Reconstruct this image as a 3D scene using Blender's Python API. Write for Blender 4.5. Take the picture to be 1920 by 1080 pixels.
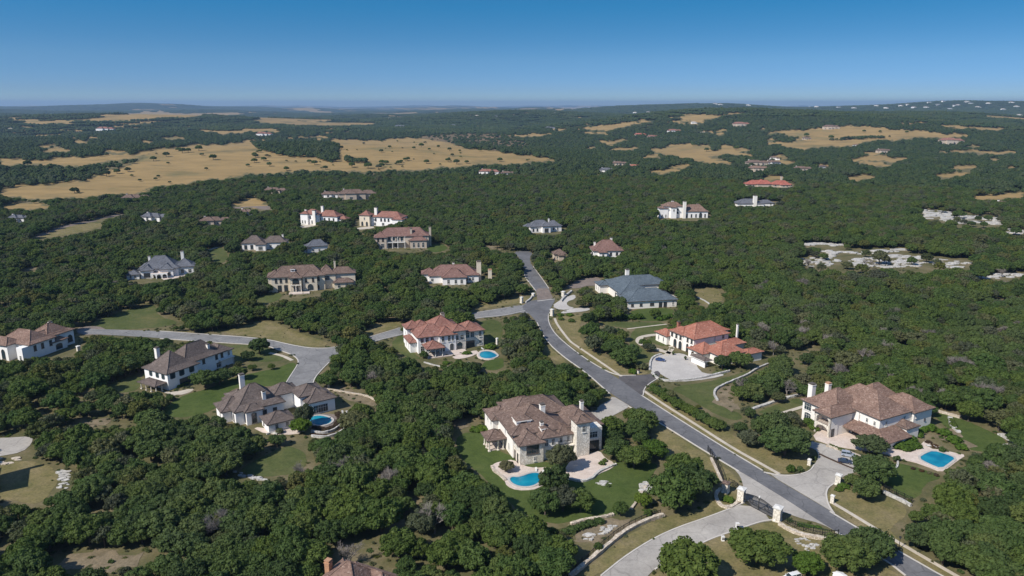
import bpy, math, random
import numpy as np
from mathutils import Vector, Matrix
R = math.radians
random.seed(7); rng = np.random.default_rng(11)
for o in list(bpy.data.objects): bpy.data.objects.remove(o)
scene = bpy.context.scene
C = scene.collection

# ------------------------------------------------------------------ camera, sky, sun, exposure
PITCH = R(14.1); FPX = 1371.0; CAMH = 120.0
cam_data = bpy.data.cameras.new('camera'); cam = bpy.data.objects.new('camera', cam_data); C.objects.link(cam)
cam.location = (0, 0, CAMH); cam.rotation_euler = (R(90) - PITCH, 0, 0)
cam_data.sensor_width = 36; cam_data.lens = 36 * FPX / 1920; cam_data.clip_start = 0.5; cam_data.clip_end = 120000
scene.camera = cam
SUN_EL = 43.0; SUN_AZ = 39.0          # azimuth measured from due left of the view towards behind the camera
sd = Vector((-math.cos(R(SUN_EL)) * math.cos(R(SUN_AZ)), -math.cos(R(SUN_EL)) * math.sin(R(SUN_AZ)), math.sin(R(SUN_EL))))
world = bpy.data.worlds.new('World'); scene.world = world; world.use_nodes = True
wn = world.node_tree.nodes; wl = world.node_tree.links
bg = wn['Background']; bg.inputs['Strength'].default_value = 0.09
sky = wn.new('ShaderNodeTexSky'); sky.sky_type = 'NISHITA'; sky.sun_disc = False
sky.sun_elevation = R(SUN_EL); sky.sun_rotation = math.atan2(sd.x, sd.y)
sky.altitude = 900; sky.air_density = 1.0; sky.dust_density = 0.0; sky.ozone_density = 3.5
tc = wn.new('ShaderNodeTexCoord'); mp = wn.new('ShaderNodeMapping'); mp.vector_type = 'TEXTURE'
mp.inputs['Scale'].default_value = (1, 1, 0.27)
nrm = wn.new('ShaderNodeVectorMath'); nrm.operation = 'NORMALIZE'
wl.new(tc.outputs['Generated'], mp.inputs['Vector']); wl.new(mp.outputs['Vector'], nrm.inputs[0]); wl.new(nrm.outputs[0], sky.inputs['Vector'])
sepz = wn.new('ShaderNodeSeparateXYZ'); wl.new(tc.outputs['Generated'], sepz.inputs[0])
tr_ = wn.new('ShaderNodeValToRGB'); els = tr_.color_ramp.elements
for p_, c_ in ((0.0, (.57, .75, .93)), (0.018, (.55, .69, .87)), (0.0565, (.66, 1.0, 1.09)), (0.123, (.28, 1.22, 1.42)), (0.3, (1.1, 1.5, 1.6)), (0.6, (1.7, 1.8, 1.85))):  # sky tint by height; upper stops have added brightness to fill dark shadows
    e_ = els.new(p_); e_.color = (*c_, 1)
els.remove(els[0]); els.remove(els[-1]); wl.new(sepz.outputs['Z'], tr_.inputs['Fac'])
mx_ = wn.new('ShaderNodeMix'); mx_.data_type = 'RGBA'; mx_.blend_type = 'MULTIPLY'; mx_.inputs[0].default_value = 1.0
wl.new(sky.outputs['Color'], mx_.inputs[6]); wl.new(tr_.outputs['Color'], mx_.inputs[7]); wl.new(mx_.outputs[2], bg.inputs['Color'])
sun = bpy.data.lights.new('sun', 'SUN'); sun.energy = 4.8; sun.angle = R(0.5); sun.color = (1.0, 0.95, 0.87)
so = bpy.data.objects.new('sun', sun); C.objects.link(so); so.rotation_euler = sd.to_track_quat('Z', 'Y').to_euler(); so.location = (0, 0, 300)
vs = scene.view_settings; vs.view_transform = 'Standard'; vs.look = 'None'; vs.gamma = 1.0; vs.exposure = 0.2; vs.use_curve_mapping = False

# ------------------------------------------------------------------ terrain height and picture -> ground helper
PW = [(0.0021, 0.7, 0.3), (0.0031, -0.5, 1.9), (0.0015, 2.1, 4.0), (0.0043, 1.3, 2.2), (0.0009, 0.2, 5.1), (0.0058, 2.6, 0.8)]
def bearing(px): return (px - 960) / FPX / math.cos(PITCH)
HILLS = [  # px bearing, distance, height, lateral sigma m, depth sigma m
    (430, 1750, 26, 420, 330), (840, 1750, 12, 260, 250), (910, 5200, 58, 420, 600), (900, 5600, 30, 1300, 900), (1160, 4600, 18, 700, 500),
    (290, 4300, 58, 620, 700), (470, 4700, 55, 800, 700), (1350, 3500, 60, 420, 420), (1480, 3000, 26, 500, 400), (1130, 3300, 28, 500, 400),
    (1290, 9500, 60, 900, 900), (1580, 9300, 78, 1200, 1000), (1800, 9300, 84, 900, 1100), (2050, 9200, 84, 1200, 1100), (1760, 5000, 30, 900, 600),
    (600, 9500, 30, 2000, 900), (100, 16000, 66, 3000, 1600), (420, 15500, 30, 2200, 1200), (1330, 2300, 10, 260, 260), (1180, 7800, 34, 800, 700)]
def height(x, y):
    x = np.asarray(x, float); y = np.asarray(y, float); d = np.hypot(x, y)
    s = np.clip((d - 900) / 2200, 0, 1); s = s * s * (3 - 2 * s)
    n = 0
    for i, (k, a, ph) in enumerate(PW):
        n = n + (0.0021 / k) ** 0.8 * np.sin(k * (x * math.cos(a) + y * math.sin(a)) + ph)
    z = n * 11.5 * s
    s2 = np.clip((d - 850) / 400, 0, 1); s2 = s2 * s2 * (3 - 2 * s2)
    hz = 0
    for (px, D, h, sl, sdp) in HILLS:
        b = bearing(px); c = math.hypot(1, b); ux, uy = b / c, 1 / c
        cx, cy = ux * D, uy * D
        a = (x - cx) * uy - (y - cy) * ux; e = (x - cx) * ux + (y - cy) * uy
        hz = hz + h * np.exp(-0.5 * (a / sl) ** 2 - 0.5 * (e / sdp) ** 2)
    far = np.clip((d - 11000) / 9000, 0, 1)
    z = z * (1 + 0.3 * far)
    return z + hz * s2
def proj(x, y, z):
    X = x; Y = y; Z = z - CAMH
    f = Y * math.cos(PITCH) - Z * math.sin(PITCH); u = Y * math.sin(PITCH) + Z * math.cos(PITCH)
    f = np.maximum(f, 1e-3)
    return 960 + FPX * X / f, 540 - FPX * u / f
def ray(px, py):
    u = (px - 960) / FPX; v = -(py - 540) / FPX
    return u, math.cos(PITCH) + v * math.sin(PITCH), -math.sin(PITCH) + v * math.cos(PITCH)
def G(px, py, z=0.0):
    rx, ry, rz = ray(px, py); t = (z - CAMH) / rz
    if t > 0 and t * ry < 900: return (rx * t, ry * t)
    ts = np.geomspace(500, 60000, 3000); zz = CAMH + rz * ts; hh = height(rx * ts, ry * ts) + z
    w = np.nonzero(zz < hh)[0]; t = ts[w[0]] if len(w) else 30000
    return (float(rx * t), float(ry * t))
def GP(pts, z=0.0): return [G(a, b, z) for a, b in pts]

# ------------------------------------------------------------------ mesh helpers
def tag(o, label=None, cat=None, group=None, kind=None):
    if label: o['label'] = label
    if cat: o['category'] = cat
    if group: o['group'] = group
    if kind: o['kind'] = kind
    return o
def empty(name, loc, rz=0, label=None, cat=None, group=None):
    o = bpy.data.objects.new(name, None); C.objects.link(o); o.location = loc; o.rotation_euler = (0, 0, rz); o.empty_display_size = 1
    return tag(o, label, cat, group)
class MB:
    def __init__(s): s.v = []; s.f = []; s.m = []
    def add(s, vs, fs, m=0):
        b = len(s.v); s.v += [tuple(p) for p in vs]; s.f += [tuple(b + i for i in f) for f in fs]; s.m += [m] * len(fs); return s
    def box(s, x0, x1, y0, y1, z0, z1, m=0):
        return s.add([(x0, y0, z0), (x1, y0, z0), (x1, y1, z0), (x0, y1, z0), (x0, y0, z1), (x1, y0, z1), (x1, y1, z1), (x0, y1, z1)],
                     [(0, 3, 2, 1), (4, 5, 6, 7), (0, 1, 5, 4), (1, 2, 6, 5), (2, 3, 7, 6), (3, 0, 4, 7)], m)
    def prism(s, pts, z0, z1, m=0, bottom=False):
        n = len(pts)
        a = sum(pts[i][0] * pts[(i + 1) % n][1] - pts[(i + 1) % n][0] * pts[i][1] for i in range(n))
        if a < 0: pts = pts[::-1]
        fs = [tuple(range(n, 2 * n))] + [(i, (i + 1) % n, n + (i + 1) % n, n + i) for i in range(n)]
        if bottom: fs.append(tuple(range(n - 1, -1, -1)))
        return s.add([(x, y, z0) for x, y in pts] + [(x, y, z1) for x, y in pts], fs, m)
    def tube(s, p, q, r0, r1=None, n=6, m=0):
        r1 = r0 if r1 is None else r1; p = Vector(p); q = Vector(q); d = (q - p)
        if d.length < 1e-6: return s
        d.normalize(); a = d.orthogonal().normalized(); b = d.cross(a)
        vs = []
        for c, r in ((p, r0), (q, r1)):
            for i in range(n):
                t = 2 * math.pi * i / n; vs.append(c + (a * math.cos(t) + b * math.sin(t)) * r)
        fs = [(i, (i + 1) % n, n + (i + 1) % n, n + i) for i in range(n)] + [tuple(range(n - 1, -1, -1)), tuple(range(n, 2 * n))]
        return s.add(vs, fs, m)
    def build(s, name, mats, parent=None, smooth=False):
        me = bpy.data.meshes.new(name); me.from_pydata([tuple(v) for v in s.v], [], s.f)
        if not isinstance(mats, (list, tuple)): mats = [mats]
        for m in mats: me.materials.append(m)
        if len(mats) > 1: me.polygons.foreach_set('material_index', s.m)
        if smooth: me.polygons.foreach_set('use_smooth', [True] * len(s.f))
        o = bpy.data.objects.new(name, me); C.objects.link(o)
        if parent: o.parent = parent
        return o
def chaikin(p, n=2, closed=True):
    for _ in range(n):
        q = []; m = len(p)
        if not closed: q.append(p[0])
        for i in range(m if closed else m - 1):
            a = p[i]; b = p[(i + 1) % m]
            q.append((a[0] * .75 + b[0] * .25, a[1] * .75 + b[1] * .25)); q.append((a[0] * .25 + b[0] * .75, a[1] * .25 + b[1] * .75))
        if not closed: q.append(p[-1])
        p = q
    return p
def sub_mesh(verts, faces, name, mats, mi=None, smooth=None):
    me = bpy.data.meshes.new(name); verts = np.asarray(verts, np.float32)
    me.vertices.add(len(verts)); me.vertices.foreach_set('co', verts.ravel())
    ls = np.concatenate([np.full(len(f), f.shape[1], np.int32) for f in faces]); idx = np.concatenate([f.ravel() for f in faces]).astype(np.int32)
    me.loops.add(len(idx)); me.loops.foreach_set('vertex_index', idx)
    me.polygons.add(len(ls)); me.polygons.foreach_set('loop_start', np.concatenate([[0], np.cumsum(ls)[:-1]]).astype(np.int32))
    try: me.polygons.foreach_set('loop_total', ls)
    except Exception: pass
    for m in mats: me.materials.append(m)
    if mi is not None: me.polygons.foreach_set('material_index', mi.astype(np.int32))
    if smooth is not None: me.polygons.foreach_set('use_smooth', smooth)
    me.update(calc_edges=True)
    return me

# ------------------------------------------------------------------ materials
def newmat(name, rough=0.9, spec=0.2):
    m = bpy.data.materials.new(name); m.use_nodes = True; nt = m.node_tree; b = nt.nodes['Principled BSDF']
    b.inputs['Roughness'].default_value = rough; b.inputs['Specular IOR Level'].default_value = spec
    return m, nt, b
def N(nt, t, **k):
    n = nt.nodes.new(t)
    for a, v in k.items(): setattr(n, a, v)
    return n
def noise(nt, vec, scale, detail=3, rough=0.55):
    n = N(nt, 'ShaderNodeTexNoise'); n.inputs['Scale'].default_value = scale; n.inputs['Detail'].default_value = detail; n.inputs['Roughness'].default_value = rough
    nt.links.new(vec, n.inputs['Vector']); return n.outputs['Fac']
def ramp(nt, fac, stops):
    r = N(nt, 'ShaderNodeValToRGB'); e = r.color_ramp.elements
    while len(e) > 1: e.remove(e[-1])
    e[0].position = stops[0][0]; e[0].color = (*stops[0][1], 1)
    for p, c in stops[1:]:
        x = e.new(p); x.color = (*c, 1)
    nt.links.new(fac, r.inputs['Fac']); return r.outputs['Color']
def mix(nt, fac, a, b, mode='MIX'):
    n = N(nt, 'ShaderNodeMix', data_type='RGBA', blend_type=mode)
    for s, v in ((0, fac), (6, a), (7, b)):
        if hasattr(v, 'default_value') or hasattr(v, 'links'): nt.links.new(v, n.inputs[s])
        elif isinstance(v, (int, float)): n.inputs[s].default_value = v
        else: n.inputs[s].default_value = (*v, 1)
    return n.outputs[2]
def coord(nt, kind='Object'):
    return N(nt, 'ShaderNodeTexCoord').outputs[kind]
def geo_pos(nt): return N(nt, 'ShaderNodeNewGeometry').outputs['Position']
def bump(nt, b, h, strength, dist):
    n = N(nt, 'ShaderNodeBump'); n.inputs['Strength'].default_value = strength; n.inputs['Distance'].default_value = dist
    nt.links.new(h, n.inputs['Height']); nt.links.new(n.outputs['Normal'], b.inputs['Normal'])
def simple(name, col, var=0.15, scale=1.0, rough=0.9, spec=0.2, metal=0.0):
    m, nt, b = newmat(name, rough, spec); b.inputs['Metallic'].default_value = metal
    f = noise(nt, coord(nt), scale); lo = tuple(c * (1 - var) for c in col); hi = tuple(min(1, c * (1 + var)) for c in col)
    nt.links.new(ramp(nt, f, [(0.3, lo), (0.7, hi)]), b.inputs['Base Color']); return m
def roof_mat(name, c1, c2, c3, scale=1.0):
    m, nt, b = newmat(name, 0.85, 0.15); co = coord(nt)
    v = N(nt, 'ShaderNodeTexVoronoi'); v.inputs['Scale'].default_value = 1.9 * scale; nt.links.new(co, v.inputs['Vector'])
    mpn = N(nt, 'ShaderNodeMapping'); mpn.inputs['Scale'].default_value = (1, 1, 3.0); nt.links.new(co, mpn.inputs['Vector']); nt.links.new(mpn.outputs[0], v.inputs['Vector'])
    sep = N(nt, 'ShaderNodeSeparateColor'); nt.links.new(v.outputs['Color'], sep.inputs[0])
    a = ramp(nt, sep.outputs[0], [(0.0, c1), (0.5, c2), (0.85, c2), (1.0, c3)])
    big = noise(nt, co, 0.22, 5, 0.7); a = mix(nt, ramp(nt, big, [(0.42, (0, 0, 0)), (0.6, (0.32, 0.32, 0.32))]), a, tuple(c * 0.62 for c in c1))
    st = N(nt, 'ShaderNodeTexWave', wave_type='BANDS', bands_direction='Z'); st.inputs['Scale'].default_value = 3.2; st.inputs['Distortion'].default_value = 2.0; st.inputs['Detail'].default_value = 2
    nt.links.new(co, st.inputs['Vector'])
    a = mix(nt, 0.35, a, ramp(nt, st.outputs['Fac'], [(0.25, (0.55, 0.55, 0.55)), (0.6, (1.15, 1.15, 1.15))]), 'MULTIPLY')
    nt.links.new(a, b.inputs['Base Color']); bump(nt, b, v.outputs['Distance'], 0.7, 0.12); return m
def stone_mat(name, c1, c2, scale=1.2):
    m, nt, b = newmat(name, 0.95, 0.1); co = coord(nt)
    v = N(nt, 'ShaderNodeTexVoronoi'); v.inputs['Scale'].default_value = scale; nt.links.new(co, v.inputs['Vector'])
    sep = N(nt, 'ShaderNodeSeparateColor'); nt.links.new(v.outputs['Color'], sep.inputs[0])
    e = N(nt, 'ShaderNodeTexVoronoi', feature='DISTANCE_TO_EDGE'); e.inputs['Scale'].default_value = scale; nt.links.new(co, e.inputs['Vector'])
    a = ramp(nt, sep.outputs[1], [(0.0, c1), (1.0, c2)])
    a = mix(nt, ramp(nt, e.outputs['Distance'], [(0.02, (0.6, 0.6, 0.6)), (0.08, (0, 0, 0))]), a, tuple(c * 0.45 for c in c1))
    nt.links.new(a, b.inputs['Base Color']); bump(nt, b, e.outputs['Distance'], 0.5, 0.1); return m
M = {}
M['stucco'] = simple('stucco', (0.80, 0.755, 0.69), 0.05, 0.35); M['stucco_cream'] = simple('stucco_cream', (0.64, 0.56, 0.44), 0.08, 0.4)
M['stucco_white'] = simple('stucco_white', (0.82, 0.80, 0.775), 0.04, 0.5); M['stucco_tan'] = simple('stucco_tan', (0.50, 0.42, 0.34), 0.08, 0.4)
M['stone'] = stone_mat('cream_stone', (0.62, 0.56, 0.47), (0.80, 0.75, 0.66)); M['limestone'] = stone_mat('limestone', (0.42, 0.40, 0.37), (0.56, 0.54, 0.50), 0.8)
M['rubble'] = stone_mat('rubble_stone', (0.40, 0.33, 0.25), (0.66, 0.58, 0.48), 1.6)
M['roof_brown'] = roof_mat('brown_tile', (0.115, 0.078, 0.063), (0.185, 0.128, 0.103), (0.29, 0.215, 0.175))
M['roof_clay'] = roof_mat('clay_tile', (0.14, 0.088, 0.068), (0.235, 0.152, 0.118), (0.35, 0.255, 0.205))
M['roof_maroon'] = roof_mat('maroon_tile', (0.14, 0.078, 0.064), (0.225, 0.13, 0.108), (0.31, 0.205, 0.17))
M['roof_pink'] = roof_mat('pink_tile', (0.185, 0.088, 0.068), (0.285, 0.138, 0.106), (0.37, 0.225, 0.18))
M['roof_orange'] = roof_mat('orange_tile', (0.25, 0.10, 0.068), (0.38, 0.16, 0.11), (0.48, 0.28, 0.21))
M['roof_umber'] = roof_mat('umber_shingle', (0.095, 0.075, 0.066), (0.15, 0.118, 0.103), (0.21, 0.175, 0.155))
M['roof_slate'] = roof_mat('slate_tile', (0.085, 0.09, 0.10), (0.14, 0.145, 0.165), (0.21, 0.215, 0.24))
M['roof_blue'] = roof_mat('blue_slate', (0.072, 0.092, 0.108), (0.11, 0.135, 0.157), (0.17, 0.20, 0.225))
M['roof_red'] = roof_mat('red_tile', (0.27, 0.085, 0.065), (0.40, 0.135, 0.10), (0.48, 0.22, 0.17))
M['fascia'] = simple('fascia', (0.10, 0.085, 0.075), 0.1); M['trim'] = simple('trim', (0.62, 0.60, 0.56), 0.05); M['brick'] = simple('chimney_brick', (0.42, 0.235, 0.14), 0.25, 3)
M['dark_wood'] = simple('dark_wood', (0.06, 0.04, 0.03), 0.2); M['iron'] = simple('iron', (0.012, 0.013, 0.015), 0.2, 2, 0.5, 0.4); M['shutter'] = simple('shutter', (0.05, 0.07, 0.075), 0.15)
m, nt, b = newmat('window_glass', 0.08, 0.6); b.inputs['Base Color'].default_value = (0.03, 0.045, 0.055, 1); M['glass'] = m
m, nt, b = newmat('pool_water', 0.12, 0.5)
nt.links.new(ramp(nt, noise(nt, geo_pos(nt), 0.16, 2, 0.5), [(0.35, (0.0, 0.15, 0.25)), (0.65, (0.012, 0.26, 0.36))]), b.inputs['Base Color']); bump(nt, b, noise(nt, geo_pos(nt), 2.5, 3), 0.25, 0.1); M['water'] = m
M['pool_blue_tile'] = simple('pool_tile', (0.03, 0.16, 0.25), 0.2, 4, 0.3, 0.4)
def ground_mat(name, stops, sc=0.12, fine=2.0, fs=0.35, attr=False):
    m, nt, b = newmat(name, 1.0, 0.05); p = geo_pos(nt)
    a = ramp(nt, noise(nt, p, sc, 6, 0.65), stops)
    f = noise(nt, p, fine, 3, 0.7)
    a = mix(nt, fs, a, ramp(nt, f, [(0.3, (0.5, 0.5, 0.5)), (0.7, (1.4, 1.4, 1.4))]), 'MULTIPLY')
    if fs > .29:
        a = mix(nt, 0.5, a, ramp(nt, noise(nt, p, 0.35, 5, 0.75), [(0.36, (0.62, 0.64, 0.6)), (0.5, (1, 1, 1)), (0.66, (1.32, 1.22, 1.12))]), 'MULTIPLY')
    if 'asphalt' in name or name == 'concrete':
        e = N(nt, 'ShaderNodeTexVoronoi', feature='DISTANCE_TO_EDGE'); e.inputs['Scale'].default_value = 0.11
        mpx = N(nt, 'ShaderNodeMapping'); nn_ = N(nt, 'ShaderNodeTexNoise'); nn_.inputs['Scale'].default_value = .25; nt.links.new(p, nn_.inputs['Vector'])
        ad = N(nt, 'ShaderNodeVectorMath', operation='MULTIPLY_ADD'); nt.links.new(nn_.outputs['Color'], ad.inputs[0]); ad.inputs[1].default_value = (2.5, 2.5, 2.5); nt.links.new(p, ad.inputs[2]); nt.links.new(ad.outputs[0], e.inputs['Vector'])
        a = mix(nt, ramp(nt, e.outputs['Distance'], [(0.006, (0.22, 0.22, 0.22) if name == 'concrete' else (0.4, 0.4, 0.4)), (0.02, (0, 0, 0))]), a, (0.05, 0.05, 0.052))
        a = mix(nt, 0.6, a, ramp(nt, noise(nt, p, 0.045, 4, 0.7), [(0.36, (0.75, 0.75, 0.76)), (0.5, (1, 1, 1)), (0.66, (1.2, 1.19, 1.17))]), 'MULTIPLY')
    nt.links.new(a, b.inputs['Base Color']); return m, nt, b, a
M['lawn'] = ground_mat('lawn_grass', [(0.3, (0.060, 0.078, 0.026)), (0.5, (0.082, 0.098, 0.036)), (0.72, (0.135, 0.125, 0.055))], 0.05, 1.6, 0.3)[0]
M['lawn_rich'] = ground_mat('rich_lawn_grass', [(0.3, (0.055, 0.082, 0.022)), (0.6, (0.074, 0.100, 0.030)), (0.8, (0.110, 0.118, 0.045))], 0.06, 1.6, 0.3)[0]
M['verge'] = ground_mat('verge_grass', [(0.3, (0.120, 0.118, 0.045)), (0.5, (0.175, 0.150, 0.070)), (0.7, (0.23, 0.185, 0.105))], 0.10, 1.4, 0.35)[0]
M['dirt'] = ground_mat('bare_dirt', [(0.3, (0.145, 0.118, 0.075)), (0.7, (0.235, 0.19, 0.13))], 0.2, 1.4, 0.35)[0]
M['asphalt'] = ground_mat('asphalt', [(0.3, (0.120, 0.120, 0.126)), (0.7, (0.162, 0.161, 0.166))], 0.10, 0.8, 0.22)[0]
M['pale_asphalt'] = ground_mat('pale_asphalt', [(0.3, (0.185, 0.182, 0.180)), (0.7, (0.24, 0.235, 0.230))], 0.10, 0.8, 0.22)[0]
M['dark_asphalt'] = ground_mat('dark_asphalt', [(0.3, (0.085, 0.080, 0.082)), (0.7, (0.12, 0.112, 0.112))], 0.15, 1.5, 0.2)[0]
M['pavers'] = ground_mat('brown_pavers', [(0.3, (0.17, 0.14, 0.125)), (0.7, (0.23, 0.19, 0.165))], 0.15, 1.2, 0.3)[0]
M['concrete'] = ground_mat('concrete', [(0.3, (0.32, 0.295, 0.265)), (0.7, (0.42, 0.39, 0.35))], 0.10, 1.2, 0.22)[0]
M['pale_concrete'] = ground_mat('pale_concrete', [(0.3, (0.38, 0.355, 0.33)), (0.7, (0.50, 0.47, 0.43))], 0.12, 1.2, 0.2)[0]
M['travertine'] = ground_mat('travertine', [(0.3, (0.50, 0.41, 0.35)), (0.7, (0.63, 0.54, 0.47))], 0.3, 1.5, 0.25)[0]
M['kerb'] = simple('kerb_concrete', (0.50, 0.465, 0.42), 0.1, 0.5)
M['path'] = ground_mat('path_concrete', [(0.3, (0.42, 0.37, 0.30)), (0.7, (0.54, 0.48, 0.40))], 0.2, 1.2, 0.2)[0]
M['bark'] = simple('bark', (0.10, 0.08, 0.065), 0.3, 3); M['bare_wood'] = simple('bare_wood', (0.21, 0.185, 0.165), 0.25, 0.5)
def leaf_mat(name, dark, mid, lite, grey):
    m, nt, b = newmat(name, 0.75, 0.12)
    oi = N(nt, 'ShaderNodeObjectInfo').outputs['Random']; p = geo_pos(nt)
    a = ramp(nt, noise(nt, p, 0.35, 4, 0.75), [(0.3, dark), (0.5, mid), (0.74, lite)])
    t = ramp(nt, oi, [(0.0, (0.62, 0.66, 0.72)), (0.3, (0.95, 1.0, 0.95)), (0.6, (1.2, 1.12, 0.82)), (0.86, (0.82, 0.94, 0.9)), (1.0, (1.4, 1.2, 1.1))])
    a = mix(nt, 1.0, a, t, 'MULTIPLY')
    gm = ramp(nt, noise(nt, p, 0.013, 3, 0.6), [(0.5, (0, 0, 0)), (0.72, (0.55, 0.55, 0.55))])
    a = mix(nt, gm, a, grey)
    nt.links.new(a, b.inputs['Base Color'])
    tr = N(nt, 'ShaderNodeBsdfTranslucent'); nt.links.new(mix(nt, 1.0, a, (1.2, 1.35, 0.6), 'MULTIPLY'), tr.inputs['Color'])
    ms = N(nt, 'ShaderNodeMixShader'); ms.inputs[0].default_value = 0.27
    nt.links.new(b.outputs[0], ms.inputs[1]); nt.links.new(tr.outputs[0], ms.inputs[2]); nt.links.new(ms.outputs[0], nt.nodes['Material Output'].inputs['Surface']); return m
M['leaf'] = leaf_mat('oak_leaves', (0.044, 0.072, 0.020), (0.072, 0.108, 0.031), (0.115, 0.155, 0.052), (0.105, 0.124, 0.064))
M['leaf_far'] = leaf_mat('far_leaves', (0.027, 0.043, 0.018), (0.047, 0.072, 0.029), (0.080, 0.108, 0.046), (0.086, 0.098, 0.060))
M['leaf_shrub'] = leaf_mat('shrub_leaves', (0.05, 0.085, 0.014), (0.075, 0.125, 0.02), (0.10, 0.16, 0.03), (0.08, 0.11, 0.035))
M['leaf_dusty'] = leaf_mat('dusty_leaves', (0.06, 0.07, 0.038), (0.09, 0.10, 0.055), (0.13, 0.14, 0.085), (0.11, 0.11, 0.075))
M['leaf_olive'] = leaf_mat('olive_leaves', (0.055, 0.062, 0.022), (0.085, 0.098, 0.032), (0.125, 0.135, 0.05), (0.10, 0.10, 0.06))
M['leaf_rust'] = leaf_mat('rust_leaves', (0.05, 0.03, 0.022), (0.075, 0.045, 0.03), (0.10, 0.07, 0.045), (0.07, 0.055, 0.04))
# the ground: dry grass and dirt near by, golden pasture where the attribute says so, distant woodland far away
m, nt, b = newmat('hill_country_ground', 1.0, 0.05); p = geo_pos(nt)
near = ramp(nt, noise(nt, p, 0.05, 6, 0.7), [(0.32, (0.070, 0.078, 0.032)), (0.5, (0.13, 0.115, 0.058)), (0.66, (0.20, 0.16, 0.10)), (0.8, (0.24, 0.19, 0.13))])
near = mix(nt, 0.4, near, ramp(nt, noise(nt, p, 1.4, 3, 0.7), [(0.3, (0.5, 0.5, 0.5)), (0.7, (1.4, 1.4, 1.4))]), 'MULTIPLY')
at = N(nt, 'ShaderNodeAttribute', attribute_name='cover'); sep = N(nt, 'ShaderNodeSeparateColor'); nt.links.new(at.outputs['Color'], sep.inputs[0])
field = ramp(nt, noise(nt, p, 0.006, 7, 0.66), [(0.3, (0.17, 0.135, 0.068)), (0.45, (0.30, 0.208, 0.094)), (0.56, (0.26, 0.182, 0.083)), (0.68, (0.165, 0.145, 0.070)), (0.8, (0.22, 0.15, 0.09))])
mpf = N(nt, 'ShaderNodeMapping'); mpf.inputs['Scale'].default_value = (0.3, 1, 1); nt.links.new(p, mpf.inputs['Vector'])
field = mix(nt, 0.6, field, ramp(nt, noise(nt, mpf.outputs[0], 0.045, 5, 0.7), [(0.32, (0.58, 0.62, 0.56)), (0.45, (.95, .95, .93)), (0.65, (1.25, 1.22, 1.15))]), 'MULTIPLY')
scrub = mix(nt, ramp(nt, noise(nt, p, 0.02, 5, 0.7), [(0.4, (0, 0, 0)), (0.6, (1, 1, 1))]), (0.20, 0.135, 0.085), (0.10, 0.09, 0.05))
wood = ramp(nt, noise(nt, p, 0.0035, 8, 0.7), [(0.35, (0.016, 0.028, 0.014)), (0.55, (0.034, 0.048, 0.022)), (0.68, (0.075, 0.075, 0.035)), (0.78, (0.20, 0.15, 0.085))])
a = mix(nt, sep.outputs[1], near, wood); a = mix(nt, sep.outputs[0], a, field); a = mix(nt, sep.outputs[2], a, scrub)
nt.links.new(a, b.inputs['Base Color']); M['ground'] = m
# ------------------------------------------------------------------ outlines traced on the ground (picture pixels, turned into ground points by G)
FIELDS = [
 [(0,357),(43,347),(100,343),(160,338),(263,300),(300,280),(333,275),(393,272),(443,267),(467,264),(560,257),(640,262),(723,262),(773,258),(800,255),(873,277),(957,287),(1033,298),(1030,302),(973,305),(933,308),(887,308),(853,313),(773,318),(640,322),(617,317),(520,323),(467,327),(393,337),(333,345),(290,350),(267,360),(167,368),(90,373),(0,368)],
 [(0,298),(67,300),(133,295),(233,290),(300,280),(263,294),(200,304),(130,312),(60,306),(0,312)],
 [(1435,268),(1488,266),(1505,259),(1449,247),(1500,243),(1537,240),(1593,235),(1720,245),(1825,256),(1702,259),(1632,264),(1597,273),(1491,278)],
 [(1765,234),(1920,238),(1857,243),(1797,241)], [(1280,215),(1350,211),(1400,211),(1340,220),(1315,229),(1262,226)],
 [(1215,280),(1280,270),(1343,271),(1407,280),(1378,289),(1326,292),(1378,310),(1340,306),(1270,294)], [(1755,282),(1829,282),(1920,285),(1878,288),(1787,285)],
 [(1825,366),(1920,362),(1920,371),(1829,374)], [(953,252),(1040,251),(1000,258)], [(1097,240),(1140,232),(1207,223),(1220,225),(1173,237),(1133,245),(1077,242)],
 [(1117,265),(1173,260),(1147,270)], [(640,242),(680,245),(640,247)], [(690,217),(773,217),(777,221),(707,219)],
 [(147,223),(233,210),(277,207),(393,212),(540,209),(400,217),(277,223),(200,228)], [(0,220),(60,220),(147,228),(127,237),(33,228),(0,225)],
 [(377,230),(500,227),(607,220),(633,225),(500,230)], [(357,243),(433,243),(547,237),(520,245),(417,250)], [(213,230),(300,225),(317,230),(220,233)],
 [(1020,202),(1115,199),(1120,202),(1030,206)], [(890,203),(925,201),(930,205)], [(1160,197),(1190,195),(1195,198)], [(520,195),(560,195),(560,197)],
 [(0,386),(70,378),(90,388),(10,394)], [(433,382),(467,371),(490,375),(500,388),(470,392)], [(1205,290),(1240,288),(1235,294),(1210,296)], [(1585,300),(1640,291),(1700,296),(1680,303)]]
SCRUB = [[(783,258),(850,248),(900,248),(950,252),(987,270),(1000,285),(940,284),(873,273)], [(1380,420),(1440,412),(1490,425),(1470,432)], [(1560,452),(1700,440),(1740,462),(1600,462)]]
ISLANDS = [[(468,264),(560,257),(612,262),(636,268),(640,300),(618,306),(590,296),(553,296),(520,290),(482,280)], [(0,315),(90,306),(132,312),(132,338),(80,345),(0,350)], [(135,316),(200,306),(260,294),(263,299),(215,317),(175,332),(137,332)],
 [(1548,258),(1640,252),(1700,256),(1640,259),(1560,264)], [(640,290),(690,296),(690,306),(645,306)], [(1330,272),(1350,270),(1352,282),(1332,284)]]
MAIN_L = [(1762,1120),(1698,1080),(1664,1053),(1567,998),(1440,915),(1311,840),(1240,795),(1145,740),(1097,697),(1057,670),(1024,640),(1007,605),(992,588),(980,580)]
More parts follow.
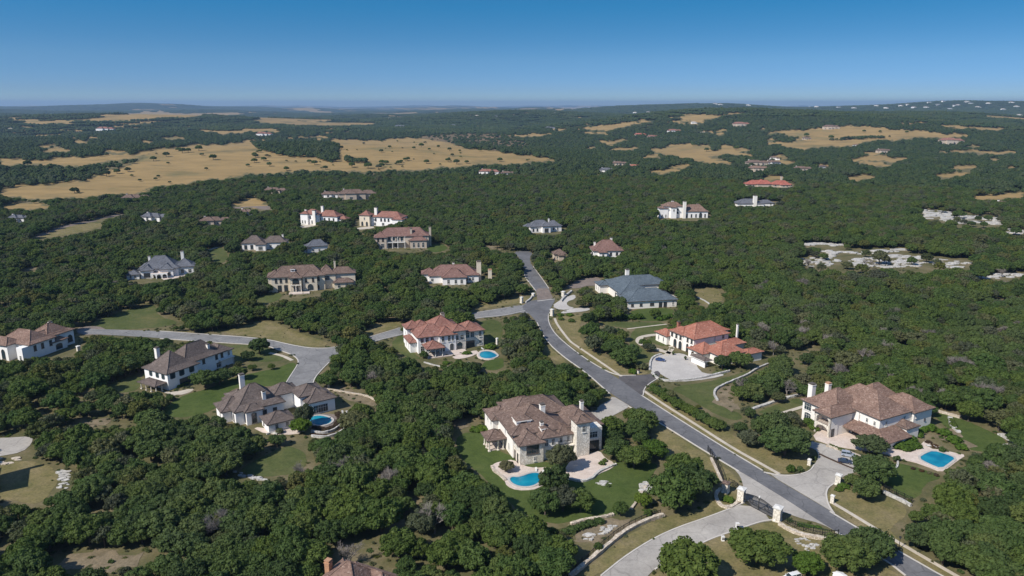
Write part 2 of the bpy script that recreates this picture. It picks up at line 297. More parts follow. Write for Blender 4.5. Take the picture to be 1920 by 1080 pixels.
MAIN_R = [(1840,1120),(1765,1080),(1720,1054),(1629,1003),(1544,951),(1450,896),(1358,840),(1270,785),(1200,740),(1160,710),(1095,672),(1045,632),(1030,610),(1027,592),(1034,575),(1040,565)]
ROADS = {
 'main': (MAIN_L + [(980,572),(1000,562),(1040,562)] + MAIN_R[::-1]),
 'north': [(1008,566),(1005,545),(995,532),(985,520),(982,500),(975,485),(962,472),(985,470),(1000,474),(992,484),(998,500),(1010,513),(1021,528),(1029,540),(1038,566)],
 'west': [(1010,600),(985,584),(945,593),(892,597),(820,612),(760,627),(704,640),(650,662),(617,680),(603,694),(589,710),(586,728),(560,732),(532,726),(542,708),(558,684),(560,674),(548,664),(520,655),(500,647),(400,641),(330,637),(300,634),(200,628),(144,626),(148,616),(200,618),(302,621),(400,628),(495,635),(550,648),(590,654),(630,652),(690,633),(750,615),(820,600),(895,585),(947,577),(985,571),(1010,575)],
 'gate': [(1449,974),(1424,978),(1382,993),(1318,1015),(1228,1067),(1215,1080),(1180,1120),(1075,1120),(1127,1080),(1179,1038),(1249,997),(1340,966),(1398,942)],
}
DRIVES = {  # name: (material, outline, smoothing)
 'gate_apron': ('concrete', [(1375,878),(1388,893),(1394,912),(1398,942),(1449,974),(1464,958),(1500,972),(1540,982),(1580,1004),(1480,938),(1420,902)]),
 'right_drive': ('concrete', [(1432,884),(1462,891),(1491,891),(1518,884),(1527,871),(1535,858),(1532,846),(1522,840),(1508,838),(1512,826),(1550,834),(1595,849),(1640,858),(1640,880),(1590,888),(1567,905),(1548,918),(1551,944),(1570,968),(1548,952)]),
 'court_drive': ('pale_concrete', [(1217,690),(1219,672),(1227,666),(1260,664),(1277,662),(1300,672),(1312,697),(1330,702),(1365,702),(1330,711),(1270,717),(1252,710),(1230,696),(1226,700)]),
 'apron_drive': ('dark_asphalt', [(1150,704),(1190,704),(1222,702),(1232,694),(1240,702),(1225,716),(1208,726),(1208,746),(1195,736)]),
 'stone_drive': ('concrete', [(1148,742),(1143,752),(1120,762),(1120,771),(1095,774),(1100,784),(1130,790),(1160,774),(1182,762),(1172,756)]),
 'north_drive': ('pale_concrete', [(1034,574),(1050,563),(1064,556),(1078,552),(1080,560),(1062,566),(1064,574),(1080,578),(1050,582)]),
 'north_drive_b': ('pale_concrete', [(1048,589),(1062,580),(1100,576),(1108,580),(1098,584),(1062,587)]),
 'paver_drive': ('pavers', [(1058,541),(1075,528),(1100,521),(1125,519),(1128,536),(1100,536),(1085,541)]),
 'corner_drive': ('concrete', [(-40,822),(0,822),(62,818),(60,832),(42,848),(0,856),(-40,860)]),
 'left_house_drive': ('pavers', [(140,616),(170,611),(196,614),(200,626),(150,630)]),
 'far_drive': ('pavers', [(60,445),(110,425),(150,416),(192,413),(150,420),(110,430),(74,445)]),
 'far_drive_b': ('pavers', [(170,411),(200,406),(232,399),(236,401),(200,410)]),
 'tan_drive': ('pavers', [(430,385),(470,378),(500,382),(510,392),(495,394),(470,388),(440,392)]),
}
LAWNS = {
 'stone_house_lawn': ('lawn_rich', [(852,815),(905,806),(925,845),(1000,866),(1100,870),(1180,866),(1240,868),(1216,900),(1187,950),(1150,968),(1090,972),(1040,985),(985,968),(940,930),(900,888),(862,860)]),
 'pool_lawn': ('lawn_rich', [(1670,872),(1685,868),(1720,876),(1775,895),(1735,905),(1716,942),(1668,918),(1655,900)]),
 'right_lawn': ('lawn_rich', [(1742,772),(1790,780),(1850,806),(1895,828),(1865,845),(1830,848),(1795,832),(1775,800)]),
 'right_lawn_b': ('lawn', [(1412,776),(1450,760),(1507,743),(1507,770),(1470,772)]),
 'left_lawn': ('lawn_rich', [(300,775),(330,745),(400,726),(425,712),(455,704),(520,690),(555,676),(553,700),(530,726),(450,722),(420,740),(415,762),(375,778),(330,784)]),
 'left_lawn_b': ('lawn', [(195,722),(262,698),(268,728),(222,740)]), 'left_lawn_c': ('lawn', [(415,648),(480,645),(520,660),(540,676),(480,680),(430,672)]),
 'north_west_lawn': ('lawn', [(160,618),(180,600),(245,580),(292,568),(292,592),(345,606),(280,617)]),
 'pink_house_lawn': ('lawn', [(728,642),(768,618),(772,660),(795,676),(755,668)]), 'pink_house_lawn_b': ('lawn', [(885,606),(935,597),(945,620),(935,648),(905,628)]),
 'pink_house_lawn_c': ('lawn_rich', [(900,680),(945,668),(945,692),(910,695)]), 'east_lawn': ('lawn', [(1180,612),(1248,600),(1250,628),(1202,632),(1192,642),(1208,658),(1250,668),(1215,680),(1180,690)]),
 'oval_lawn': ('lawn', [(1213,636),(1225,631),(1250,631),(1258,642),(1248,650),(1228,646)]), 'slate_lawn': ('lawn_rich', [(1180,580),(1264,576),(1262,592),(1250,604),(1180,600)]),
 'slate_lawn_b': ('lawn', [(1122,602),(1180,604),(1252,606),(1252,612),(1178,616),(1130,610)]), 'terrace_lawn': ('lawn', [(1330,700),(1350,692),(1368,702),(1340,706)]),
 'terrace_lawn_b': ('lawn', [(1250,726),(1330,716),(1415,692),(1408,706),(1350,720),(1337,738),(1345,762),(1395,776),(1385,792),(1335,775),(1290,745)]),
 'north_lawn': ('lawn_rich', [(795,462),(825,455),(845,466),(812,476)]), 'north_lawn_b': ('lawn', [(385,466),(415,460),(430,480),(418,495),(400,490)]),
 'cream_house_lawn': ('lawn', [(472,556),(528,546),(528,562),(492,572)]), 'wood_lawn': ('lawn', [(440,884),(500,852),(540,834),(575,850),(572,886),(500,896)]),
 'corner_lawn': ('verge', [(-30,870),(45,862),(100,875),(114,900),(85,938),(55,947),(-30,925)]), 'far_pasture': ('verge', [(50,447),(110,426),(195,415),(190,428),(90,447)]),
 'road_verge': ('verge', [(1040,594),(1100,588),(1082,615),(1100,655),(1180,688),(1226,700),(1160,708),(1095,670),(1048,628),(1034,606)]),
 'road_verge_b': ('verge', [(1208,745),(1225,735),(1340,795),(1400,830),(1450,850),(1508,850),(1525,868),(1500,885),(1462,888),(1432,884),(1358,838),(1275,785)]),
 'road_verge_c': ('verge', [(1552,948),(1550,922),(1575,906),(1600,916),(1650,926),(1712,958),(1668,986),(1680,1012),(1760,1060),(1830,1105),(1760,1078),(1632,1002)]),
 'gate_verge': ('verge', [(1075,1090),(1127,1080),(1179,1038),(1249,997),(1340,966),(1398,942),(1392,905),(1340,862),(1240,798),(1215,800),(1240,850),(1250,880),(1330,880),(1345,900),(1320,955),(1250,968),(1180,1000),(1110,1060)]),
 'gate_lawn': ('verge', [(1215,1082),(1318,1016),(1382,994),(1449,976),(1500,990),(1560,1006),(1640,1056),(1700,1082),(1740,1120),(1190,1120)]),
 'fence_strip': ('lawn', [(1480,974),(1496,976),(1540,988),(1562,998),(1530,992)]),
 'middle_verge': ('verge', [(1018,648),(1030,650),(1060,676),(1060,686),(1020,664)]),
 'cul_de_sac_verge': ('verge', [(410,625),(445,615),(500,598),(560,625),(625,645),(590,652),(550,646),(495,633)]), 'road_verge_d': ('verge', [(684,616),(745,600),(758,610),(690,630)]),
 'branch_verge': ('verge', [(880,582),(940,574),(990,566),(1000,560),(985,556),(940,566),(895,572)]),
 'tree_verge': ('verge', [(1300,542),(1350,540),(1358,568),(1312,574)]),
}
DIRTS = {
 'wood_clearing': [(95,1056),(150,1035),(270,1033),(278,1055),(200,1070),(110,1072)], 'house_yard': [(600,715),(650,728),(700,745),(708,762),(660,752),(625,740)],
 'slope_clearing': [(1338,742),(1352,724),(1375,718),(1368,745),(1392,768),(1370,775),(1345,760)], 'side_clearing': [(845,795),(870,785),(880,800),(862,812)],
 'ridge_clearing': [(1750,815),(1780,800),(1830,840),(1815,850)], 'wall_clearing': [(1060,985),(1150,975),(1250,968),(1170,1000),(1080,1030)],
 'driveway_bank': [(1085,790),(1100,770),(1140,748),(1125,760)], 'hill_track': [(895,458),(925,462),(965,474),(940,470)], 'north_bank': [(70,505),(30,512),(60,500)],
 'back_bank': [(130,792),(210,785),(200,800),(140,802)],
}
def inpoly(px, py, poly):
    px = np.asarray(px, float); py = np.asarray(py, float); r = np.zeros(px.shape, bool); n = len(poly)
    for i in range(n):
        x0, y0 = poly[i]; x1, y1 = poly[(i + 1) % n]
        if y0 == y1: continue
        c = ((y0 > py) != (y1 > py)) & (px < (x1 - x0) * (py - y0) / (y1 - y0) + x0); r ^= c
    return r
rf = random.Random(99)
for (xa, xb, ya, yb, n_) in ((0, 640, 206, 262, 26), (640, 1280, 206, 252, 24), (1080, 1920, 214, 262, 26), (1080, 1920, 262, 335, 22), (0, 400, 236, 292, 14)):
    for _ in range(n_):
        a = rf.uniform(xa, xb); b = rf.uniform(ya, yb); w_ = rf.uniform(6, 34); h_ = rf.uniform(.7, 1.0) * (b - 196) * .045
        FIELDS.append([(a + w_ * math.cos(t) * rf.uniform(.6, 1.1), b + h_ * math.sin(t) * rf.uniform(.5, 1.1)) for t in np.linspace(0, 5.6, 9)])
def warp(px, py): return px + 5 * np.sin(px * .11 + py * .7) + 3 * np.sin(py * 1.9 + px * .03), py + 1.3 * np.sin(px * .07) + 1.0 * np.sin(px * .19 + 1) + .8 * np.sin(px * .43 + py)
# ------------------------------------------------------------------ one sheet of ground, reaching the horizon
def build_ground():
    th = np.concatenate([np.linspace(-180, -46, 50)[:-1], np.linspace(-46, 46, 860), np.linspace(46, 180, 50)[1:]])
    dd = np.concatenate([[2.0, 60, 120, 200, 320, 480, 640, 780], np.geomspace(880, 42000, 620)])
    T, D = np.meshgrid(np.radians(th), dd); x = D * np.sin(T); y = D * np.cos(T); z = height(x, y)
    nr, nc = x.shape; V = np.stack([x, y, z], -1).reshape(-1, 3)
    i = np.arange(nr - 1)[:, None] * nc + np.arange(nc - 1)[None]; F = np.stack([i, i + 1, i + nc + 1, i + nc], -1).reshape(-1, 4)[:, ::-1]
    me = sub_mesh(V, [F], 'ground', [M['ground']], smooth=np.ones(len(F), bool))
    px, py = proj(x, y, z); fld = np.zeros(px.shape, bool); scr = np.zeros(px.shape, bool)
    wx_, wy_ = warp(px, py)
    for p in FIELDS: fld |= inpoly(wx_, wy_, p)
    for p in SCRUB: scr |= inpoly(px, py, p)
    f = fld.astype(float)
    fn = np.sin(x * .0016 + 1) * np.sin(y * .0011 + x * .0004) + .6 * np.sin(x * .0043 + y * .0007) * np.sin(y * .0037 + 2) + .4 * np.sin(x * .0091 - y * .003) * np.sin(y * .0083)
    thr = np.where((px < 1200), 0.78, 1.0)
    f = np.maximum(f, ((fn > thr) & (D > 3300) & (np.abs(px - 960) > -1)).astype(float) * 0.9)
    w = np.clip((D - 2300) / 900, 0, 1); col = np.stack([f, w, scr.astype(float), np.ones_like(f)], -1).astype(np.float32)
    at = me.color_attributes.new('cover', 'FLOAT_COLOR', 'POINT'); at.data.foreach_set('color', col.ravel())
    o = bpy.data.objects.new('ground', me); C.objects.link(o); tag(o, kind='structure')
    return fn
build_ground()
def field_noise(x, y):
    return np.sin(x * .0016 + 1) * np.sin(y * .0011 + x * .0004) + .6 * np.sin(x * .0043 + y * .0007) * np.sin(y * .0037 + 2) + .4 * np.sin(x * .0091 - y * .003) * np.sin(y * .0083)

# ------------------------------------------------------------------ sheets laid on the ground
def sheet(name, poly, z, mat_, sm=2, thick=None):
    p = chaikin(GP(poly), sm) if sm else GP(poly)
    if name in ('dirt_patch', 'grass_verge', 'lawn') and sm:
        amp = {'dirt_patch': 2.2, 'grass_verge': .5, 'lawn': .35}[name]; q = []
        for i in range(len(p)):
            a, b = p[i], p[(i + 1) % len(p)]; L = math.hypot(b[0] - a[0], b[1] - a[1]); k = max(1, int(L / 1.5))
            for j in range(k):
                x, y = a[0] + (b[0] - a[0]) * j / k, a[1] + (b[1] - a[1]) * j / k
                q.append((x + amp * (math.sin(x * .9 + y * .5) + .6 * math.sin(x * 2.1 - y * 1.3 + 1)) * .6, y + amp * (math.sin(y * .8 - x * .4 + 2) + .6 * math.sin(y * 2.3 + x * 1.1)) * .6))
        p = q
    mb = MB(); mb.prism(p, z - 0.02, z, 0)
    o = mb.build(name, mat_); tag(o, kind='structure'); return p
lz = 0.03
for k, (mt, poly) in LAWNS.items(): lz += 0.001; sheet('lawn' if mt != 'verge' else 'grass_verge', poly, lz, M[mt])
for k, poly in DIRTS.items(): lz += 0.001; sheet('dirt_patch', poly, lz, M['dirt'])
dz = 0.10
for k, (mt, poly) in DRIVES.items(): dz += 0.002; sheet('driveway', poly, dz, M[mt], 1)
for k, z in (('west', .13), ('north', .134), ('gate', .138), ('main', .142)): sheet('road', ROADS[k], z, M[{'gate': 'concrete', 'west': 'pale_asphalt'}.get(k, 'asphalt')], 1)
sheet('road', [(1008,563),(1005,545),(1009,541),(1027,541),(1038,560)], .15, M['pavers'], 0)
def ribbon(mb, pts, a, b, z0, z1, m=0):
    P = [Vector((x, y)) for x, y in pts]; L = []; Rr = []
    for i in range(len(P)):
        t = (P[min(i + 1, len(P) - 1)] - P[max(i - 1, 0)]); t.normalize(); n = Vector((-t.y, t.x)); L.append(P[i] + n * a); Rr.append(P[i] + n * b)
    v = []
    for l, r in zip(L, Rr): v += [(l.x, l.y, z0), (r.x, r.y, z0), (r.x, r.y, z1), (l.x, l.y, z1)]
    f = []
    for i in range(len(P) - 1):
        o = 4 * i
        for k in range(4): f.append((o + k, o + (k + 1) % 4, o + 4 + (k + 1) % 4, o + 4 + k))
    f += [(3, 2, 1, 0), tuple(4 * (len(P) - 1) + k for k in range(4))]
    return mb.add(v, f, m)
def kerb(poly, sm=2, w=0.45):
    mb = MB(); ribbon(mb, chaikin(GP(poly), sm, False), -w / 2, w / 2, 0.0, 0.26); tag(mb.build('kerb', M['kerb']), kind='structure')
for p in (MAIN_R[:4] + [(1556,960)], MAIN_L[1:4], [(1430,883)] + MAIN_R[6:9] + [(1206,744),(1207,730),(1218,719),(1232,711)], [(1192,704),(1152,705)] + MAIN_R[10:14] + [(1034,582)], [(1385,884)] + MAIN_L[5:7] + [(1178,762)],
          [(1143,739)] + MAIN_L[7:12], [(985,583),(945,592),(892,596),(820,611),(760,626),(704,639)], [(895,586),(947,578),(966,574)], [(300,621),(400,628),(495,635),(550,648),(590,654),(630,652),(690,633),(750,615)],
          [(586,727),(589,710),(603,694),(617,680)], [(300,635),(400,642),(500,648),(520,656),(548,665),(560,675),(558,685),(542,709),(532,726)], [(982,510),(985,521),(995,533),(1005,546)], [(1000,500),(1010,514),(1021,529),(1029,541)],
          [(1432,886),(1462,892),(1491,892),(1518,885),(1527,872)], [(1567,905),(1548,918),(1551,944),(1564,964)], [(1127,1080),(1179,1038),(1249,997),(1340,966),(1396,943)], [(1449,975),(1424,979),(1382,994),(1318,1016),(1228,1068)]): kerb(p)
kerb([(1008,565),(1040,561)], 0, 0.9)
def path(poly, w=1.3):
    mb = MB(); ribbon(mb, chaikin(GP(poly), 2, False), -w / 2, w / 2, 0.0, 0.13); tag(mb.build('path', M['path']), kind='structure')
path([(1040,597),(1044,608),(1068,640),(1080,648),(1120,675),(1165,706)]); path([(1207,733),(1250,762),(1300,793),(1373,840),(1420,866),(1461,889)]); path([(1559,942),(1600,966),(1665,1006),(1720,1038),(1800,1084),(1840,1106)])
path([(1250,627),(1222,628),(1202,632),(1196,638),(1200,645),(1222,652),(1262,664)], 3.2); path([(1176,617),(1215,612),(1250,608)], 1.2); path([(1466,775),(1508,762)], 1.8); path([(1248,668),(1262,652),(1256,648)], 2.5)
path([(315,744),(340,736),(362,730)], 1.8); path([(505,662),(530,667),(548,676)], 1.8); path([(390,469),(415,462),(440,457)], 2.5)
print('ground done')
# ------------------------------------------------------------------ houses
FOOT = []      # (ox, oy, rot, wings) footprints, to keep trees out of the houses
def hip(mb, x0, x1, y0, y1, h, pitch=0.42, o=0.8, flare=True, m=0, mr=1, ridge_r=0.16):
    x0 -= o; x1 += o; y0 -= o; y1 += o; w = x1 - x0; d = y1 - y0; half = min(w, d) / 2
    t = 0.34 * half; zm = h + t * pitch * (0.62 if flare else 1.0); zt = h + half * pitch
    def ring(i, z): return [(x0 + i, y0 + i, z), (x1 - i, y0 + i, z), (x1 - i, y1 - i, z), (x0 + i, y1 - i, z)]
    A = ring(0, h - 0.28); B = ring(0.02, h); Cc = ring(t, zm)
    if w >= d: Rg = [(x0 + half, (y0 + y1) / 2, zt), (x1 - half, (y0 + y1) / 2, zt)]
    else: Rg = [((x0 + x1) / 2, y0 + half, zt), ((x0 + x1) / 2, y1 - half, zt)]
    sq = abs(w - d) < 0.05
    v = A + B + Cc; mb.add(v, [(3, 2, 1, 0)] + [(i, (i + 1) % 4, 4 + (i + 1) % 4, 4 + i) for i in range(4)], 2)
    k = [(4 + i, 4 + (i + 1) % 4, 8 + (i + 1) % 4, 8 + i) for i in range(4)]
    b = len(mb.v) - 12
    for f in k: mb.f.append(tuple(b + i for i in f)); mb.m.append(m)
    if sq: tips = [Rg[0]] * 4; fs = [(0, 1, 4), (1, 2, 4), (2, 3, 4), (3, 0, 4)]; vv = Cc + [Rg[0]]
    elif w >= d: tips = [Rg[0], Rg[1], Rg[1], Rg[0]]; fs = [(0, 1, 5, 4), (1, 2, 5), (2, 3, 4, 5), (3, 0, 4)]; vv = Cc + Rg
    else: tips = [Rg[0], Rg[0], Rg[1], Rg[1]]; fs = [(0, 1, 4), (1, 2, 5, 4), (2, 3, 5), (3, 0, 4, 5)]; vv = Cc + Rg
    mb.add(vv, fs, m)
    if ridge_r:
        for i in range(4): mb.tube(B[i], Cc[i], ridge_r, n=5, m=mr); mb.tube(Cc[i], tips[i], ridge_r, n=5, m=mr)
        if not sq: mb.tube(Rg[0], Rg[1], ridge_r, n=5, m=mr)
    return zt
def arch_outline(w, h, arch, n=8):
    p = [(-w / 2, 0), (w / 2, 0)]
    if not arch: return p + [(w / 2, h), (-w / 2, h)]
    r = w / 2; rise = r * arch; z = h - rise
    return p + [(r * math.cos(math.pi * i / n), z + rise * math.sin(math.pi * i / n)) for i in range(n + 1)]
def opening(root, name, cx, cy, z, w, h, nx, ny, arch=0, frame='trim', pane='glass', panename='pane', cross=True, fd=0.14, sill=False, fwd=0.0):
    """a framed opening standing proud of the wall at (cx,cy), facing (nx,ny)"""
    tx, ty = -ny, nx
    def P(a, b, c): return (cx + tx * a + nx * (b + fwd), cy + ty * a + ny * (b + fwd), z + c)
    out = arch_outline(w, h, arch); inn = arch_outline(w - 2 * fd, h - 2 * fd, arch); inn = [(a, b + fd) for a, b in inn]
    n = len(out); mb = MB(); v = []
    for ring, dep in ((out, 0.0), (out, 0.10), (inn, 0.10), (inn, 0.03)): v += [P(a, dep, b) for a, b in ring]
    f = []
    for k in range(3):
        for i in range(n): f.append((k * n + i, k * n + (i + 1) % n, (k + 1) * n + (i + 1) % n, (k + 1) * n + i))
    mb.add(v, f)
    if cross:
        def bar(a0, a1, c0, c1):
            vs = [P(a, bb, c) for bb in (0.03, 0.085) for a, c in ((a0, c0), (a1, c0), (a1, c1), (a0, c1))]
            mb.add(vs, [(4, 5, 6, 7), (0, 1, 5, 4), (1, 2, 6, 5), (2, 3, 7, 6), (3, 0, 4, 7)])
        k = max(1, int(round(w / 1.0)))
        for i in range(1, k + (1 if k == 1 else 0)):
            c = -w / 2 + w * i / k if k > 1 else 0
            bar(c - .04, c + .04, fd, h - fd - (w * arch * .25 if arch else 0))
        bar(-w / 2 + fd, w / 2 - fd, h * .62, h * .62 + .07)
    if sill:
        vs = [P(a, bb, c) for bb in (0.0, 0.24) for a, c in ((-w / 2 - .12, -.16), (w / 2 + .12, -.16), (w / 2 + .12, -.003), (-w / 2 - .12, -.003))]
        mb.add(vs, [(4, 5, 6, 7), (0, 1, 5, 4), (1, 2, 6, 5), (2, 3, 7, 6), (3, 0, 4, 7)])
    o = mb.build(name, M[frame], root)
    pb = MB(); pb.add([P(a, 0.035, b) for a, b in inn], [tuple(range(n))]); pb.add([P(a, 0.012, b) for a, b in inn], [tuple(range(n))[::-1]])
    pb.build(panename, M[pane], o); return o
SIDE = {'S': (0, -1), 'N': (0, 1), 'W': (-1, 0), 'E': (1, 0)}
def wall_pos(w, side, u):
    x0, x1, y0, y1 = w[:4]
    return {'S': (x0 + u, y0), 'N': (x0 + u, y1), 'W': (x0, y0 + u), 'E': (x1, y0 + u)}[side]
def chimney(root, x, y, zb, zt, s=1.5, mat_='stucco', cap='fascia', d=None):
    d = d or s; mb = MB(); mb.box(x - s / 2, x + s / 2, y - d / 2, y + d / 2, zb, zt); mb.box(x - s / 2 - .12, x + s / 2 + .12, y - d / 2 - .12, y + d / 2 + .12, zt, zt + .22)
    o = mb.build('chimney', M[mat_], root)
    cb = MB(); cb.box(x - s / 2 + .1, x + s / 2 - .1, y - d / 2 + .1, y + d / 2 - .1, zt + .22, zt + .5); cb.box(x - s / 2 - .05, x + s / 2 + .05, y - d / 2 - .05, y + d / 2 + .05, zt + .5, zt + .66); cb.build('chimney_cap', M[cap], o); return o
def dormer(root, x, y, z, w, d, h, nx, ny, wm, rm):
    """small box dormer with a window, a child of the house roof"""
    mb = MB(); x0, x1, y0, y1 = x - w / 2, x + w / 2, y - d / 2, y + d / 2; mb.box(x0, x1, y0, y1, z, z + h)
    hip(mb, x0, x1, y0, y1, z + h + .02, 0.45, 0.35, False, m=1, mr=1, ridge_r=0)
    for i in range(len(mb.m)):
        if mb.m[i] == 2: mb.m[i] = 0
    o = mb.build('dormer', [M[wm], M[rm]], root)
    cx, cy = (x + nx * w / 2, y + ny * d / 2); opening(o, 'dormer_window', cx, cy, z + h * .35, min(w, d) * .55, h * .5, nx, ny, 0, 'fascia', cross=False); return o
def arcade(root, ax, ay, bx, by, z0, h, n, thick=0.5, mat_='stone', spring=0.6, name='arcade', pier=0.55):
    """a wall slab with n arched openings from (ax,ay) to (bx,by)"""
    A = Vector((ax, ay)); B = Vector((bx, by)); t = (B - A); L = t.length; t.normalize(); nn = Vector((t.y, -t.x)); bay = L / n; ow = bay - pier; r = ow / 2
    mb = MB(); K = 8
    def P(a, dpt, c): q = A + t * a + nn * dpt; return (q.x, q.y, z0 + c)
    rise = min(r, h * .45) * 1.0; zs = h - 0.45 - rise
    for i in range(n):
        s = i * bay; o0 = s + pier / 2; o1 = o0 + ow
        for a0, a1 in ((s, o0), (o1, s + bay)):
            vs = [P(a, d, c) for c in (0, h) for a, d in ((a0, 0), (a1, 0), (a1, -thick), (a0, -thick))]
            mb.add(vs, [(0, 1, 5, 4), (1, 2, 6, 5), (2, 3, 7, 6), (3, 0, 4, 7), (4, 5, 6, 7)])
        arc = [(o0 + r - r * math.cos(math.pi * k / K), zs + rise * math.sin(math.pi * k / K)) for k in range(K + 1)]
        for k in range(K):
            (a0, c0), (a1, c1) = arc[k], arc[k + 1]
            mb.add([P(a0, 0, c0), P(a1, 0, c1), P(a1, 0, h), P(a0, 0, h), P(a0, -thick, c0), P(a1, -thick, c1), P(a1, -thick, h), P(a0, -thick, h)], [(0, 1, 2, 3), (7, 6, 5, 4), (0, 4, 5, 1), (3, 2, 6, 7)])
    return mb.build(name, M[mat_], root)
def columns(root, pts, z0, z1, r=0.22, mat_='trim', name='column'):
    for x, y in pts:
        mb = MB(); mb.tube((x, y, z0), (x, y, z1), r, r * .85, 10); mb.box(x - r * 1.4, x + r * 1.4, y - r * 1.4, y + r * 1.4, z1 - .25, z1); mb.box(x - r * 1.5, x + r * 1.5, y - r * 1.5, y + r * 1.5, z0, z0 + .3); mb.build(name, M[mat_], root)
def railing(root, ax, ay, bx, by, z, h=1.0, mat_='iron'):
    mb = MB(); A = Vector((ax, ay, z)); B = Vector((bx, by, z)); L = (B - A).length; n = max(2, int(L / .35)); up = Vector((0, 0, h))
    mb.tube(A + up, B + up, .05, n=4); mb.tube(A + up * .1, B + up * .1, .035, n=4)
    for i in range(n + 1): q = A.lerp(B, i / n); mb.tube(q, q + up, .025, n=4)
    return mb.build('railing', M[mat_], root)
def house(name, label, org, rot, wings, roof='roof_brown', wall='stucco', cat='house', wins=(), chims=(), ridge=None, group=None, z=0.0, trim='trim', k=0.98, hs=1.26):
    if z == 0.0: org = (org[0] * k, org[1] * k)
    root = empty(name, (org[0], org[1], z), R(rot), label, cat, group); root.scale = (1, 1, hs); FOOT.append((org[0], org[1], rot, [w[:4] for w in wings]))
    walls = {}; roofs = {}; k = 0; chims = [(c[0], c[1], c[2], c[3] * .86) + tuple(c[4:]) for c in chims]
    for w in wings:
        x0, x1, y0, y1, h = w[:5]; kw = w[5] if len(w) > 5 else {}; k += 1
        wm = kw.get('wall', wall); e = 0.006 * k; zb = kw.get('z', 0.0)
        if not kw.get('open'): walls.setdefault((wm, 0 if wm == wall else k), MB()).box(x0 - e, x1 + e, y0 - e, y1 + e, zb - (0.3 if zb == 0 else 0), h + .05)
        if kw.get('roof', True):
            rn = kw.get('part', 'roof'); mb = roofs.setdefault(rn, MB()); hip(mb, x0, x1, y0, y1, h + e, kw.get('p', .42), kw.get('o', .8), kw.get('fl', True))
    for (wm, _), mb in walls.items(): mb.build('wall' if wm == wall else ('stone_wall' if wm in ('stone', 'limestone') else 'wall'), M[wm], root)
    main = None
    for rn, mb in roofs.items():
        o = mb.build(rn, [M[roof], M[ridge or roof], M['fascia']], root); main = main or o
    for q in wins:
        wi, side, us, zz, w, h = q[:6]; kw = q[6] if len(q) > 6 else {}
        wg = wings[wi]; nx, ny = SIDE[side]
        for u in us:
            cx, cy = wall_pos(wg, side, u); e = 0.006 * (wi + 1) + .002
            opening(root, kw.get('n', 'window'), cx + nx * e, cy + ny * e, zz, w, h, nx, ny, kw.get('arch', 0), kw.get('frame', trim), kw.get('pane', 'glass'), cross=kw.get('cross', True), sill=kw.get('sill', True))
            if kw.get('sh'):
                tx, ty = -ny, nx
                for s in (-1, 1):
                    mb = MB(); a = w / 2 + .28; mx, my = cx + tx * a * s + nx * .06, cy + ty * a * s + ny * .06
                    hx = .24 * abs(tx) + .03 * abs(nx); hy = .24 * abs(ty) + .03 * abs(ny); mb.box(mx - hx, mx + hx, my - hy, my + hy, zz, zz + h); mb.build('shutter', M['shutter'], root)
    for c in chims: chimney(main, *c[:5], **(c[5] if len(c) > 5 else {}))
    return root, main
def ev(n, L, m=1.2): return [m + (L - 2 * m) * (i + .5) / n for i in range(n)]

# --- brown-roofed stone house in front (the nearest)
E_, Er = house('stone_house', 'large pale stone house with sprawling brown roofs above a kidney pool', (0, 234.5), 19, [
 (1.5, 22, 3.5, 24, 7), (5, 27, 16, 30, 7.6), (9, 20, 26, 35, 6.4), (22, 35, 3, 20, 6.6), (2, 10.5, -2.6, 8, 6.0, {'wall': 'stone'}), (10.5, 16.5, -1.2, 8, 6.6), (17, 22.5, 0, 8, 6.2),
 (22.8, 27.6, -3.2, 1.8, 10.2, {'wall': 'stone', 'p': .5, 'part': 'tower_roof', 'o': .6}), (27.6, 33.6, -.6, 8, 7.0, {'wall': 'stone', 'roof': False}), (-5.2, 1, 10.5, 17, 3.6, {'open': True, 'part': 'porch_roof', 'p': .5}),
 (31, 38, 19, 27, 3.8, {'part': 'garage_roof'}), (-.5, 8, 20, 30, 6)], wins=[
 (0, 'W', [4, 13], 1.0, 1.1, 2.2, {'arch': 1}), (0, 'W', [8, 17], 4.6, 1.0, 1.4), (4, 'W', [2.5, 5.5], 4.2, 1.0, 1.5), (4, 'W', [2.2, 5.0], .3, 1.2, 2.5, {'n': 'door', 'frame': 'dark_wood', 'cross': False}),
 (4, 'S', [4.6], 3.0, 4.6, 2.9, {'frame': 'fascia'}), (4, 'S', [5.4], .7, .9, 1.4), (5, 'S', [1.7, 4.2], 3.9, 1.3, 2.0), (5, 'S', [3.0], .3, 2.8, 2.5), (6, 'S', [1.2, 3.9], 3.8, 1.1, 1.8), (6, 'S', [2.6], .3, 3.2, 2.6, {'arch': .5}),
 (7, 'S', [2.6], 7.2, 1.5, 2.0), (8, 'S', [2.8], 4.0, 3.2, 2.0), (8, 'S', [3.2], .3, 3.6, 2.9, {'frame': 'dark_wood'}), (3, 'E', [4, 9, 14], 4.2, 1.2, 1.6), (11, 'W', [2, 6], 3.8, 1.1, 1.6)],
 chims=[(15.5, 11.5, 7, 13.4, 1.7), (12.6, 4.6, 6, 10.2, 1.1), (31.5, 12.5, 6, 12.2, 1.2)])
dormer(Er, 7.0, 9.5, 7.6, 5.5, 4.0, 1.7, 0, -1, 'stucco', 'roof_brown'); dormer(Er, 12.4, 2.6, 7.1, 1.7, 1.7, 1.1, 0, -1, 'stucco', 'roof_brown')
columns(E_, [(-4.8, 10.9), (-1.6, 10.9), (.4, 10.9), (-4.8, 13.8), (-4.8, 16.6)], 0, 3.4, .28, 'stone'); mb = MB(); mb.box(-4.8, 1, 11, 16.6, 0, .35); mb.build('porch_floor', M['travertine'], E_)
